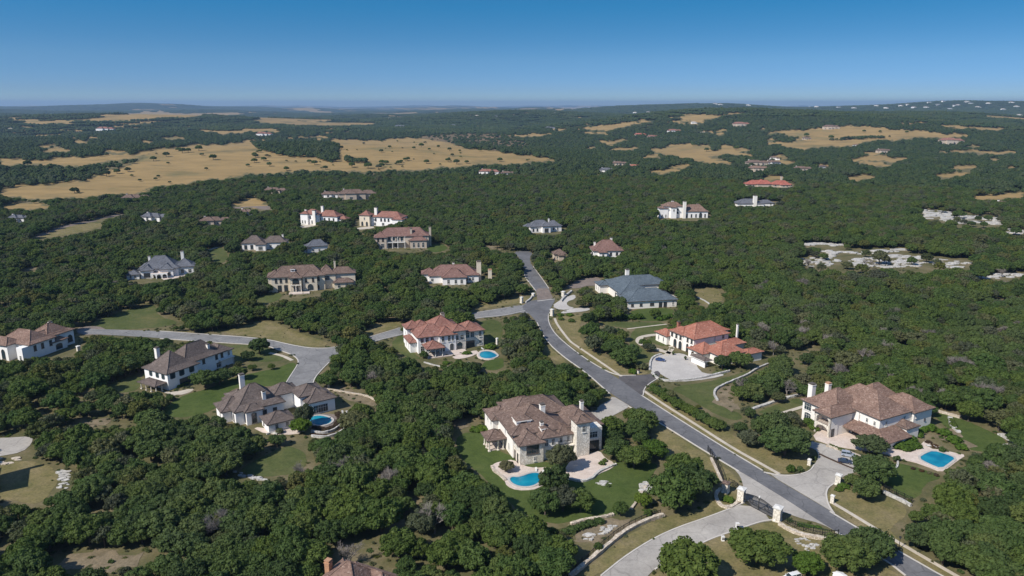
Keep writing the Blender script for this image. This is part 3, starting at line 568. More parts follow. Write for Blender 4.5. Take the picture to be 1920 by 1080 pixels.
railing(E_, 17, -.2, 22.4, -.2, 3.3); mb = MB(); mb.box(17, 22.6, -1.6, 0, 3.0, 3.25); mb.build('balcony', M['stone'], E_)
# --- right white house with clay roof
F_, Fr = house('white_villa', 'long white villa with mottled clay roof beside the diamond pool', (136.3, 250.1), 27, [
 (-8.5, 9, 11.5, 27.5, 6.8, {'p': .55}), (.5, 18, .6, 26, 7.2, {'o': .6, 'p': .55}), (18.2, 28.8, -.4, 14, 6.9, {'p': .46}), (-8.4, -1, 11.2, 18, 6.7), (10, 27, 10, 24, 7.0, {'p': .55}), (-.0, 9, 9, 15, 6.6, {'roof': False})],
 roof='roof_clay', wins=[
 (0, 'W', [13.5], 3.9, 3.4, 2.2), (0, 'W', [13.2], .9, 3.2, 2.4, {'arch': .3}), (0, 'W', [9.6], 3.8, 1.1, 2.2), (1, 'W', [2.0, 5.2, 8.6], 4.6, 1.0, 1.4, {'sh': False}), (1, 'S', [3.6, 13.8], 4.4, 1.1, 1.6),
 (2, 'S', [1.2], 4.8, .6, .9), (2, 'S', [6.8], 3.2, .7, .7, {'frame': 'fascia'}), (1, 'W', [4.4], .3, 4.6, 2.4, {'n': 'glass_door', 'frame': 'dark_wood'}), (2, 'W', [.7], 4.0, .5, 1.6), (2, 'E', [3, 8, 12], 4.0, 1.1, 1.6)],
 chims=[(-5.5, 26.5, 5, 13.2, 2.0), (4.5, 27.2, 5, 11.6, 1.7, {'cap': 'brick'})])
# lower wrap-round porch roof: sloping slabs against the walls
mb = MB(); h0, h1 = 2.8, 4.2
P1 = [(-5.6, 11.4, h0), (-5.6, -6.6, h0), (.49, .59, h1), (.49, 11.4, h1)]; P2 = [(-5.6, -6.6, h0), (9.4, -6.6, h0), (9.4, .59, h1), (.49, .59, h1)]
for P_ in (P1, P2):
    mb.add([(x, y, z) for x, y, z in P_] + [(x, y, z - .25) for x, y, z in P_], [(0, 1, 2, 3), (7, 6, 5, 4), (0, 4, 5, 1), (1, 5, 6, 2), (2, 6, 7, 3), (3, 7, 4, 0)])
mb.tube((-5.6, -6.6, h0), (.49, .59, h1), .16, n=5); mb.build('porch_roof', M['roof_clay'], F_)
mb = MB(); mb.box(-4.6, 8.6, -5.6, .55, -.3, 2.75); mb.box(-1.2, .45, .5, 11, -.3, 2.9); mb.build('garage_wall', M['stucco'], F_)
opening(F_, 'glass_door', -1.21, 8.6, .2, 3.0, 2.3, -1, 0, 0, 'fascia'); opening(F_, 'window', -4.61, -2.8, 1.1, 1.5, 1.4, -1, 0)
for q_ in ((-12.6, -8.4, 11.0, 11.5), (-12.6, -8.5, 17.6, 18.1)): mb = MB(); mb.box(*q_, -.3, 6.7); mb.build('loggia_side_wall', M['stucco'], F_)
arcade(F_, -12.6, 18.1, -12.6, 11.0, 0, 3.5, 1, .5, 'stone', name='lower_arch', pier=1.6); arcade(F_, -12.6, 18.1, -12.6, 11.0, 3.52, 3.2, 1, .5, 'stone', name='upper_arch', pier=1.6)
mb = MB(); mb.box(-12.1, -8.5, 11.5, 17.6, 3.3, 3.5); mb.build('loggia_floor', M['travertine'], F_); railing(F_, -12.3, 12.2, -12.3, 17, 3.55, 1.0)
mb = MB(); hip(mb, -12.6, -1, 11.0, 18.1, 6.75, .42, .8); mb.build('loggia_roof', [M['roof_clay'], M['roof_clay'], M['fascia']], F_)
opening(F_, 'door', -11, 10.99, .2, 1.6, 2.5, 0, -1, 0, 'dark_wood', cross=False)
mb = MB(); mb.box(9.5, 16.5, -4, .5, -.3, 4.2); mb.build('bay_wall', M['stucco'], F_); mb = MB(); hip(mb, 9.5, 16.5, -4, 4, 4.22, .3, .4); mb.build('bay_roof', [M['roof_brown'], M['roof_brown'], M['fascia']], F_)
# --- orange-roofed white house
G_, Gr = house('orange_roof_house', 'white house with bright orange roof and garage wing by the blue car', (91.8, 351.7), 27, [
 (-1.6, 20.6, -2, 14.5, 6.5, {'p': .40}), (3, 25, 3, 16, 6.4, {'p': .42}), (-1.9, 6, 6, 16, 6.3), (-3.6, 3, 16.2, 25, 3.8, {'part': 'side_roof'}), (-5, 5, -12.6, -2.4, 3.5, {'part': 'garage_roof', 'p': .5}),
 (-1, 15, -20.5, -7, 4.0, {'part': 'garage_roof', 'p': .42}), (12, 24, -10, -4, 4.0, {'part': 'garage_roof'}), (14, 23, -22.5, -17, 3.5, {'part': 'garage_roof', 'p': .3})],
 roof='roof_orange', wins=[(0, 'W', [1.6, 4.6], 4.3, 1.4, 1.7, {'frame': 'fascia'}), (2, 'W', [1.6, 4.8, 8.2], 4.2, 1.6, 1.7, {'arch': .6, 'frame': 'fascia'}),
 (0, 'W', [1.6, 4.6], .3, 1.7, 3.2, {'arch': 1, 'frame': 'dark_wood'}), (2, 'W', [1.6, 5.6], .2, 2.4, 3.3, {'arch': 1, 'frame': 'dark_wood'}), (0, 'S', [13.5], 4.6, .6, 1.4), (0, 'S', [18.8], 4.4, 1.6, 1.8), (3, 'W', [2.5, 6.5], .8, 1.0, 2.0), (4, 'W', [3, 7], .4, 2.4, 2.4, {'arch': .5, 'n': 'garage_door', 'pane': 'dark_wood', 'cross': False}),
 (5, 'S', [3, 7, 11], .3, 2.6, 2.6, {'arch': .4, 'pane': 'dark_wood', 'cross': False, 'n': 'garage_door'})], chims=[(26.4, -2, 3, 10.5, .8), (3, 15.5, 6, 10.4, 1.3, {'mat_': 'roof_orange'})])
columns(G_, [(-6.5, -12.5), (-6.5, -8), (-6.5, -17)], 0, 2.6, .35, 'stone'); mb = MB(); hip(mb, -9.5, -5.5, -19, -9.5, 2.7, .35, .5, False); mb.build('pergola_roof', [M['roof_umber'], M['roof_umber'], M['trim']], G_)
mb = MB(); mb.box(-9.3, -8.9, -19, -9.6, 0, 2.45); mb.build('pergola_wall', M['stucco_white'], G_)
# --- blue-grey slate house
B_, Br = house('slate_roof_house', 'wide white house under a broad blue-grey slate roof beside the upper road', (70.3, 433), 11, [
 (1, 32.4, .6, 20, 3.8, {'p': .40}), (2, 22, 16, 50, 4.4, {'p': .42}), (4, 40, 34, 52, 4.9, {'p': .36}), (-4, 4, 40, 50, 4.4, {'p': .3})], roof='roof_blue',
 wins=[(0, 'S', [3, 8.5], 1.2, 1.7, 1.3, {'frame': 'fascia'}), (0, 'S', [15.5], 1.2, 2.6, 1.4, {'frame': 'fascia'}), (0, 'S', [29], 1.0, 1.1, 2.0), (0, 'S', [21, 24], .2, 2.2, 2.4, {'n': 'door', 'frame': 'dark_wood'}), (1, 'W', [4, 10], 1.2, 1.6, 2.0, {'frame': 'fascia'}), (3, 'W', [3, 7], 1.0, 1.2, 2.2)],
 chims=[(18, 50, 4, 11.5, 2.2)])
mb = MB(); mb.box(34, 46, 22, 32, .0, .3); mb.build('terrace', M['pale_concrete'], B_)
# --- pink-roofed villa in the middle
D_, Dr = house('pink_roof_villa', 'cream villa with pinkish tiled roofs and arched loggia left of an oval pool', (-47.1, 346.5), 22, [
 (.6, 17, .8, 15, 6.8), (8, 24, 6, 22, 7.4, {'p': .5}), (1, 12, 12, 24, 7.0), (-1.6, 6, 14, 22, 7.6, {'p': .5}), (11, 19.5, -1, 9, 7.0), (18.5, 24.8, -.6, 7, 8.1, {'wall': 'stone', 'p': .42}),
 (24, 35, 1.4, 14, 6.8, {'wall': 'stone'}), (-2.6, 1, 4.0, 15.5, 4.2, {'part': 'side_roof'}), (3, 11, -7.6, .6, 3.9, {'open': True, 'part': 'porch_roof', 'p': .45})], roof='roof_pink', wall='stucco_white', k=.988,
 wins=[(0, 'S', [2, 4.6, 7.2], 4.3, 1.7, 2.1, {'frame': 'trim'}), (0, 'S', [2, 5], .5, 1.9, 2.6), (4, 'S', [1.8, 5.0], 4.2, 1.5, 2.4, {'frame': 'trim'}), (4, 'S', [6.9], 4.2, 1.2, 2.4), (5, 'S', [1.6, 4.4], 4.1, 2.0, 2.2), (5, 'S', [3.1], .2, 3.2, 3.3, {'arch': .9, 'frame': 'stone', 'cross': False}),
 (4, 'S', [1.6, 6.3], .2, 2.2, 3.2, {'arch': .8, 'frame': 'trim', 'cross': False}), (6, 'S', [2.4, 5], 4.0, 2.0, 2.4), (6, 'S', [9.2], 4.0, 1.4, 2.4), (6, 'S', [3.8], .2, 4.6, 2.6, {'frame': 'fascia'}), (6, 'S', [9.3], 1.2, 1.4, 1.5), (7, 'W', [3, 8], 1.2, .9, 2.0, {'arch': 1}), (3, 'W', [3], 4.5, 1, 1.5)],
 chims=[(18.2, 17.5, 8, 13.2, 1.8, {'mat_': 'stucco_tan'})])
columns(D_, [(3.4, -7.2), (7, -7.2), (10.6, -7.2), (3.4, -3.6), (10.6, -3.6)], 0, 3.7, .3); mb = MB(); mb.box(2.8, 24, -8, -1.2, 0, .3); mb.build('terrace', M['travertine'], D_); mb = MB(); mb.box(3, 11, -.4, .7, 3.5, 4.3); mb.build('balcony', M['stone'], D_)
# --- umber-roofed house with round pool at left centre
Cc_, Cr = house('umber_roof_house', 'white house with umber shingle roofs, tall white chimney and a round terraced pool', (-99.6, 266.9), 35, [
 (-8.5, 10, .6, 17, 4.6, {'p': .62}), (-12, -2, 6, 16, 3.8, {'p': .5}), (-6, 1, 16, 24, 3.8), (8, 18, 6, 15, 5.4, {'p': .45}), (17.5, 28.5, -6.4, 5, 4.4, {'p': .42}), (16, 26, -2, 9, 5.6, {'p': .35}), (-.2, 9.4, -13, -4.5, 2.9, {'p': .42, 'part': 'side_roof'}), (-5, 1, -1.5, 3, 4.5, {'p': .5})], roof='roof_umber', wall='stucco_white', k=.99, hs=1.26,
 wins=[(7, 'W', [2], .8, 1.2, 2.4, {'frame': 'dark_wood'}), (7, 'S', [2.8], .4, 2.0, 3.4, {'arch': .5, 'frame': 'fascia'}), (0, 'W', [3, 8, 12], .8, 1.4, 2.2, {'frame': 'fascia'}), (0, 'S', [11, 15], .8, 1.6, 2.4, {'frame': 'fascia'}), (6, 'W', [6.0], .8, 1.1, 1.4, {'frame': 'fascia'}), (6, 'S', [3, 7], .8, 1.2, 1.6), (1, 'W', [4], .8, 1.1, 2, {'arch': 1})],
 chims=[(-.5, 19.4, 3, 12.0, 1.9), (3.4, 3.4, 5, 9.4, 1.3)])
opening(Cc_, 'sliding_door', 22.5, -6.45, .3, 6.0, 2.7, 0, -1, 0, 'trim'); 
# --- two-storey umber house further left
Bh, Bhr = house('long_roof_house', 'white house under one long swept umber roof at left', (-148.9, 296.5), 60, [
 (.7, 16, .6, 16.5, 6.4, {'p': .68}), (12, 34, 4.6, 19, 6.4, {'p': .64}), (30, 38, 4.8, 16, 6.2, {'p': .45}), (-4.4, .5, 2, 13, 2.9, {'open': True, 'part': 'porch_roof', 'p': .3})], roof='roof_umber', wall='stucco_white', k=.995, hs=1.2,
 wins=[(0, 'W', [3, 7, 11.5], 4.0, 1.2, 1.8, {'frame': 'shutter', 'sh': True}), (0, 'S', [2.5, 7, 12], 4.0, 1.5, 1.9, {'frame': 'shutter', 'sh': True}), (0, 'S', [9], .2, 7, 2.6, {'frame': 'fascia', 'cross': False}), (1, 'S', [10, 17, 20], 4.0, 1.4, 1.8, {'frame': 'fascia'}), (2, 'S', [3, 6], 3.8, 1.3, 1.8), (1, 'S', [18], .4, 3, 2.2)],
 chims=[(8, 17, 8, 13.6, 1.6), (27.5, 8, 7, 11.2, 1.1)])
columns(Bh, [(-4, 2.4), (-4, 5.8), (-4, 9.2), (-4, 12.6), (-1.5, 2.2)], 0, 2.7, .25, 'stone'); mb = MB(); mb.box(30, 38, 3.2, 5, 3.0, 3.3); mb.build('awning', M['trim'], Bh); columns(Bh, [(37.5, 3.6), (30.5, 3.6)], 0, 3.0, .2)
# --- far left clay roof
A_, Ar = house('clay_roof_house', 'pale house with overlapping clay roofs cut off by the left edge', (-234.1, 337.6), 72, [
 (.6, 14, 1, 22, 6, {'p': .52}), (12, 27, 3.4, 17, 6, {'p': .5}), (5, 22, 5, 12, 6.6, {'p': .3}), (-4, 4, 10, 30, 6.2), (12, 20.5, 1.2, 6, 3.9, {'p': .4, 'part': 'side_roof'}), (-3.6, .6, 1, 4.6, 5.6, {'roof': False})], roof='roof_clay', wall='stucco_white', k=.99,
 wins=[(0, 'S', [2.5, 6.5, 11], 3.0, 1.5, 2.2, {'frame': 'fascia'}), (1, 'S', [12.5], 1.2, 2.8, 3.0, {'arch': 1, 'frame': 'fascia'}), (3, 'W', [3, 7, 11, 15], .4, 2.4, 4.0, {'arch': 1, 'frame': 'fascia', 'cross': False}), (4, 'S', [4], .3, 4, 2.6, {'arch': .4, 'cross': False}), (5, 'W', [1.6], .6, 1.2, 2), (1, 'E', [4, 9], 3.8, 1.5, 1.8)], chims=[(25, 16, 5, 9.6, 1.4)])
# --- upper left houses
H_, Hr = house('cream_manor', 'long cream manor with brown roofs and arched balcony at upper left', (-141, 479.4), 14, [
 (-20, 14, .8, 15, 6.8, {'p': .5}), (-22, -13, 2, 14, 6.8), (-8, -1, -2.4, 6, 6.6, {'p': .5}), (10, 21, 3, 15, 6.8, {'p': .55}), (18, 34, 4, 13, 6.6, {'p': .45}), (0, 9, -1.2, 7, 6.8), (20, 32, -1.5, 4, 3.2, {'part': 'side_roof'})], roof='roof_brown', wall='stucco_cream', hs=1.48,
 wins=[(0, 'S', [3, 6, 9.5, 12.5, 26, 30], 4.2, 1.5, 1.9, {'frame': 'fascia'}), (2, 'S', [3.5], 3.8, 4.2, 2.4, {'arch': .5, 'frame': 'dark_wood', 'cross': False}), (5, 'S', [2, 6.5], 4.2, 1.3, 1.8, {'frame': 'dark_wood'}), (5, 'S', [4.6], .2, 4.0, 3.2, {'arch': .8, 'frame': 'stone', 'cross': False}), (1, 'S', [3, 6], 4.2, 1.3, 1.8, {'frame': 'fascia'}),
 (2, 'S', [3.5], .2, 3.4, 2.8, {'frame': 'trim'}), (0, 'S', [5, 9], .2, 2.4, 2.8, {'frame': 'dark_wood'}), (3, 'S', [5.5], 3.8, 3.6, 2.2), (0, 'S', [28], .2, 5, 2.8, {'arch': .5, 'cross': False}), (6, 'S', [3, 8], .6, 2, 2)], chims=[(21, 17, 6, 12, 1.2, {'mat_': 'stucco_cream'})])
dormer(Hr, -6.2, 5.5, 8.2, 2.6, 3.0, 1.4, 0, -1, 'stucco_white', 'roof_brown'); mb = MB(); mb.box(-8, -1, -4.4, -2.4, 3.2, 3.5); mb.build('balcony', M['stone'], H_); railing(H_, -8, -4.3, -1, -4.3, 3.5); columns(H_, [(-7.8, -4.1), (-1.2, -4.1), (-4.5, -4.1)], 0, 3.2, .28, 'stone')
mb = MB(); mb.box(-9, 4, -9, -4.4, 0, .4); mb.build('terrace', M['travertine'], H_)
I_, Ir = house('brown_roof_villa', 'cream villa with brown hip roofs and columned balcony beside a round green lawn', (-105.7, 630.9), 8, [
 (-11, 32, 1, 16, 6.8, {'p': .5}), (-14, -4, -2, 10, 6.6, {'p': .45}), (8, 22, 6, 20, 7.0, {'p': .5}), (16, 30, -3.5, 8, 4.6, {'part': 'side_roof'})], roof='roof_maroon', wall='stucco_tan', hs=1.5,
 wins=[(1, 'S', [3, 7], 4.3, 1.6, 1.9, {'frame': 'dark_wood'}), (1, 'S', [6.5], .4, 3, 2.6), (0, 'S', [9.5, 13, 16.5, 20], 4.0, 2.6, 2.4, {'frame': 'trim', 'cross': False}), (0, 'S', [10, 15], .2, 3.6, 2.8, {'cross': False}), (3, 'S', [3, 7, 11], .3, 2.0, 3.2, {'arch': .8}), (0, 'S', [38, 41], 3.8, 1.2, 2)], chims=[(17, 4, 6, 12.0, 1.8, {'mat_': 'stucco_tan'}), (33.4, 6, 0, 12.6, 1.8, {'mat_': 'stucco_tan'})])
mb = MB(); mb.box(-4, 12, -1.6, .9, 3.2, 3.5); mb.build('balcony', M['trim'], I_); columns(I_, [(-3.5, -1.3), (1, -1.3), (5.5, -1.3), (11.5, -1.3)], 0, 6.6, .3)
J_, Jr = house('slate_roof_lodge', 'white house with swept slate roof and two white chimneys in the left woods', (-259.2, 520.5), 14, [
 (-12, 14, 1, 20, 4.8, {'p': .58}), (-10, -2, -3, 8, 4.6, {'p': .5}), (2, 11, -2, 9, 4.6, {'p': .5}), (10, 24, 5, 18, 4.6, {'p': .5}), (-19, -11, -4, 5, 2.8, {'p': .4, 'part': 'side_roof'})], roof='roof_slate', wall='stucco_white',
 wins=[(1, 'S', [4], .8, 4.4, 2.2, {'frame': 'dark_wood'}), (2, 'S', [4.5], .6, 6, 2.6, {'frame': 'trim'}), (0, 'S', [11], .5, 2.6, 2.8), (3, 'S', [6, 11], .6, 2.2, 2.4), (4, 'S', [2.5, 5.5], .5, 1.4, 1.8, {'arch': 1}), (0, 'W', [4, 12], .8, 1.4, 2)], chims=[(-7, 14, 6, 11.4, 1.5), (15.5, 14, 6, 13.8, 2.0)])
arcade(J_, -3, -6.5, 8, -6.5, 0, 3.0, 3, .5, 'stucco_white', name='terrace_arcade'); mb = MB(); mb.box(-3, 8, -6.4, 1, 2.6, 2.9); mb.build('terrace', M['travertine'], J_)
def quick(name, label, px, py, rot, wings, roof, wall, wins=(), chims=(), group=None):
    x, y = G(px, py); z = float(height(x, y)) + 0.001; return house(name, label, (x, y), rot, wings, roof, wall, 'house', wins, chims, group=group, z=z, hs=1.34)
quick('red_tile_house', 'white house with red roof and twin white chimneys, left of the pair', 566, 421, -14, [(0, 18, 2, 15, 8, {'p': .45}), (14, 37, 6, 20, 6.5, {'p': .5}), (36, 46, 8, 17, 4.5), (-1, 7, 0, 8, 8.4, {'p': .4})], 'roof_pink', 'stucco_white',
 [(0, 'S', [9, 13], 4.5, 1.6, 2.2, {'frame': 'fascia'}), (1, 'S', [4, 9, 14, 19], 3.0, 1.8, 2.2, {'frame': 'fascia'}), (3, 'S', [2, 5], 1.0, 1.4, 2.4), (0, 'S', [11], .4, 2.4, 3)], [(14.5, .8, 0, 12.5, 3.0), (18, 12, 6, 15.5, 2.4), (0, 10, 6, 12, 2)])
quick('red_hip_house', 'white house with long red hip roof and turret, right of the pair', 672, 424, -14, [(1, 12, 1, 12, 8.4, {'p': .5, 'wall': 'stucco_cream'}), (11, 45, 5, 20, 7, {'p': .45}), (36, 47, 2, 12, 6, {'p': .4})], 'roof_pink', 'stucco_white',
 [(0, 'S', [3, 8], .4, 2.2, 3.2, {'arch': 1, 'frame': 'fascia'}), (0, 'S', [5.5], 4.8, 1.6, 2), (1, 'S', [6, 12, 16, 20], 3.8, 2.0, 2.2, {'frame': 'fascia'}), (1, 'S', [5, 14], .4, 2.6, 2.4), (2, 'S', [4, 8], 1, 1.6, 2.2)], [(16, 9, 6, 15.5, 2.8)])
quick('maroon_roof_house', 'low house with broad maroon roof and tall cream chimney', 808, 532, 6, [(-1, 33, 1, 17, 4, {'p': .5}), (8, 24, -5, 8, 4, {'p': .5}), (-6, 4, 6, 16, 4.2)], 'roof_maroon', 'stucco_white',
 [(0, 'S', [2, 28], 1, 1.8, 1.6), (1, 'S', [4, 9, 13], .6, 1.8, 2.2), (0, 'S', [26, 30], .8, 1.6, 2)], [(33.5, 6, 0, 11.5, 3.0, {'mat_': 'stucco_cream'}), (41, 2, 0, 7, 2.4, {'mat_': 'stucco_cream', 'cap': 'brick'}), (16, 15, 6, 9.4, 1.4)])
quick('pink_white_mansion', 'bright white mansion with pinkish roof alone in the woods at right', 1243, 409, 3, [(1, 22, 1, 14, 9.5, {'p': .4}), (22, 49, -1, 14, 5.4, {'p': .6}), (-4, 5, 0, 9, 8, {'p': .35}), (8, 14, -2.4, 3, 9, {'p': .4})], 'roof_clay', 'stucco_white',
 [(0, 'S', [10, 15], 6.0, 2.2, 1.8, {'frame': 'fascia'}), (0, 'S', [14.5], 3.6, 3.6, 1.8, {'arch': .6, 'frame': 'fascia'}), (1, 'S', [4, 9, 14, 24], .6, 1.6, 2.6, {'frame': 'fascia'}), (1, 'S', [19], .4, 3.4, 4.0, {'arch': 1, 'frame': 'fascia'}), (2, 'S', [3, 7], .4, 1.5, 2.6), (2, 'W', [4], 5, 2, 2, {'arch': 1}), (3, 'S', [3], 5.5, 1.6, 2)],
 [(22.5, -1.8, 0, 15.4, 3.0), (13, 12, 8, 14.5, 2.4), (41, 12, 5, 11.5, 2.2, {'mat_': 'stucco_tan'})])
quick('grey_roof_house', 'white house with faceted grey roof in the woods right of the upper road end', 1003, 437, 14, [(-4, 18, 2, 16, 4.4, {'p': .5}), (14, 28, 4, 16, 4.2, {'p': .5}), (7, 15, -2, 8, 5.0, {'p': .55}), (-8, 2, 6, 14, 4)], 'roof_slate', 'stucco_white',
 [(2, 'S', [4], .5, 4, 2.8, {'frame': 'fascia'}), (0, 'S', [3, 7], 1, 1.6, 2, {'frame': 'fascia'}), (1, 'S', [6, 10], 1, 1.6, 2), (0, 'W', [5, 10], 1, 1.6, 1.8)], [(18, 14, 5, 9.5, 1.2)])
quick('brown_cottage', 'small white cottage with plain brown hip roof, above the blue slate roof', 1118, 483, 4, [(-2, 22, 1, 18, 4.0, {'p': .6}), (2, 8, -3, 3, 3.6)], 'roof_maroon', 'stucco_white', [(0, 'S', [9, 14, 19], 1, 2, 1.8, {'frame': 'fascia'}), (1, 'S', [3], 1, 1.8, 1.8)], [(1, 14, 4, 8.5, 1.4), (15, 16, 6, 11, 1.6)])
quick('gatehouse', 'small tan outbuilding with brown roof tucked beside the bend of the upper road', 1040, 488, 8, [(0, 9, 1, 9, 3.6, {'p': .5}), (3, 7, -2, 2, 3.2)], 'roof_brown', 'stucco_tan', [(0, 'S', [2.5, 6.5], .6, 1.4, 2)])
quick('grey_tile_house', 'white house with umber-grey hip roofs, in the woods left of the cream villa', 458, 470, 8, [(-2, 16, 2, 16, 4.6, {'p': .5}), (14, 34, 4, 16, 4.4, {'p': .5}), (10, 18, -3, 6, 4.2)], 'roof_umber', 'stucco_white', [(0, 'S', [3, 8, 13], .6, 2.4, 2.6, {'frame': 'fascia'}), (2, 'S', [4], .5, 3.6, 2.4), (1, 'S', [7, 13], .8, 1.8, 2)], [(30, 14, 4, 9, 1.4)])
quick('slate_gable_house', 'small house with slate-grey roof nearly hidden in trees above the cream manor', 578, 474, 20, [(0, 16, 0, 10, 4, {'p': .6}), (-6, 2, 0, 7, 3)], 'roof_slate', 'stucco_white', [(1, 'S', [2, 5], .6, 1.2, 1.6), (0, 'S', [4, 9], .6, 1.4, 1.6)])
quick('clay_roof_cottage', 'clay roof and two brick chimneys cut off by the bottom edge', 622, 1168, -25, [(-7, 8, 0, 14, 4.6, {'p': .6}), (-3, 11, 7, 14, 4.8, {'p': .5})], 'roof_clay', 'stucco', [(0, 'S', [5, 10], 1, 1.4, 1.8)], [(-7.6, 9, 4, 7.4, 1.4, {'mat_': 'brick', 'cap': 'brick'}), (12.0, 8, 4, 8.0, 1.6, {'mat_': 'brick', 'cap': 'brick'})])
quick('edge_house', 'house corner at the left edge beside the tan lawn', -60, 938, 30, [(-8, 6.5, 0, 12, 6.0, {'p': .5}), (-14, -2, 6, 18, 6)], 'roof_brown', 'stucco_tan', [(0, 'S', [4, 9], 1, 1.4, 1.8), (0, 'E', [4, 8], 3, 1.4, 1.8)], [(4, 13, 3, 11.5, 1.5)])
quick('terracotta_ranch', 'long low terracotta-roofed house among the trees at far right', 1403, 352, 3, [(0, 40, 4, 20, 3.4, {'p': .45}), (14, 32, 0, 22, 3.8, {'p': .45}), (38, 66, 2, 18, 3.2, {'p': .45}), (48, 62, -4, 8, 3.0, {'p': .45})], 'roof_red', 'stucco_tan', [(0, 'S', [4, 9], 1, 2.4, 2.2), (3, 'S', [4, 9], 1, 2.4, 2.4), (2, 'S', [4, 28], 1, 2, 2)], [(54, 12, 6, 13, 2.4, {'mat_': 'stucco_tan'})])
quick('grey_ranch', 'low slate-grey roof with one stout white chimney showing through the trees at right', 1384, 388, 2, [(0, 32, 2, 20, 2.8, {'p': .36}), (28, 46, 6, 18, 2.8, {'p': .36}), (50, 57, 2, 9, 3, {'p': .3})], 'roof_slate', 'stucco_white', [(1, 'S', [14, 18], 1, 2, 1.8), (2, 'S', [4], 1, 2, 1.8)], [(21, 3, 0, 11, 4.0)])
FAR = [  # px, py, size, roof, wall, name, label
 (228, 380, 1.0, 'roof_brown', 'stucco_tan', 'low brown-roofed house at the edge of the golden field at far left', 8), (265, 415, .9, 'roof_slate', 'stucco_white', 'dark grey roof between the far-left drive and the red-roofed pair', -10), (375, 424, .9, 'roof_brown', 'stucco_tan', 'tan house with flat brown roofs left of the umber-grey hip roofs', 12),
 (448, 405, .6, 'roof_brown', 'stucco_white', 'small white house with brown roof below the tan track at upper left', 0), (495, 364, .9, 'roof_brown', 'stucco_tan', 'lone brown roof directly below the middle of the golden field', 0), (602, 372, .9, 'roof_brown', 'stucco_white', 'left and smaller of two touching brown roofs above the red-roofed pair', 5),
 (636, 376, 1.4, 'roof_brown', 'stucco_tan', 'right and larger of two touching brown roofs above the red-roofed pair', 15), (898, 328, 1.0, 'roof_pink', 'stucco_white', 'white two-storey house with pink roof under the right end of the golden field', -5), (940, 330, .7, 'roof_brown', 'stucco_white', 'white-walled house half hidden right of the far pink-roofed house', 8),
 (15, 417, .7, 'roof_slate', 'stucco_white', 'small white house at the left edge by the far pasture', 0), (1125, 324, .9, 'roof_slate', 'stucco_white', 'blue-grey roofed house far off, left one of the hamlet above the centre right', 0), (1148, 311, .9, 'roof_brown', 'stucco_tan', 'tan-roofed house in the hamlet right of centre', 0),
 (1180, 316, .7, 'roof_orange', 'stucco_white', 'little white house with orange roof in the hamlet right of centre', 10), (1214, 260, 1.2, 'roof_pink', 'stucco_tan', 'pink-roofed hill house on the ridge above centre right', 0), (1252, 250, 1.5, 'roof_pink', 'stucco_white', 'pale houseblock by the upper tan hill fields', 0), (1190, 256, 1.2, 'roof_red', 'stucco_tan', 'red-roofed house left of the pale houseblock on the ridge', 0),
 (1400, 312, 1.3, 'roof_brown', 'stucco_tan', 'brown-roofed estate house below the olive clearing at right', 0), (1440, 310, 1.0, 'roof_brown', 'stucco_white', 'white gabled house at the right end of the estate group below the olive clearing', 20), (1405, 322, 1.1, 'roof_clay', 'stucco_tan', 'long clay-roofed building in front of the estate group', 0),
 (1505, 262, .8, 'roof_brown', 'stucco_tan', 'farmhouse on the long tan field at right', 0), (1545, 243, 1.6, 'roof_brown', 'stucco_tan', 'farm buildings at the top of the long tan field', 0), (1765, 271, 2.0, 'roof_pink', 'stucco_tan', 'long pink-roofed buildings at far right before the tan strips', 0),
 (1870, 388, .5, 'roof_brown', 'stucco_white', 'tiny white shed on the small green patch near the right edge', 0), (480, 256, 1.6, 'roof_pink', 'stucco_white', 'pale farm roofs on the crest behind the golden field', 0), (180, 247, 2.0, 'roof_pink', 'stucco_white', 'pale distant houses in the left-hand woods', 0), (740, 240, 1.6, 'roof_slate', 'stucco_white', 'grey distant farmhouse above the golden field', 0),
 (1023, 243, 1.2, 'roof_slate', 'stucco_white', 'single white house in the distant centre woods', 0), (1375, 238, 1.8, 'roof_pink', 'stucco_tan', 'pinkish houses below the tan hilltop at right', 0), (1490, 322, 1.0, 'roof_brown', 'stucco_tan', 'brown house in a clearing right of the estate group', 0), (1645, 287, 1.1, 'roof_brown', 'stucco_tan', 'brown-roofed house in the dry yard below the tan field', 0)]
for (px, py, s, rf, wm, lab, rot) in FAR:
    a, b_ = 12 * s, 7 * s
    quick('distant_house', lab, px, py, rot, [(0, 2 * a, 0, 1.4 * b_, 4.5 * max(s, .8), {'p': .45}), (a * .5, a * 1.3, -b_ * .5, b_, 4.8 * max(s, .8), {'p': .5}), (a * 1.6, a * 2.8, b_ * .3, b_ * 1.5, 4.0 * max(s, .8), {'p': .45})], rf, wm,
          [(0, 'S', [a * .25, a * 1.6], 1, 2.2 * s, 2.0), (1, 'S', [a * .4], 1, 3 * s, 2.6), (2, 'S', [a * .4, a * .8], 1, 1.8 * s, 2)], [(a * .4, b_, 3, 8.5 * max(s, .8), 1.6)] if s < 1.5 else ())
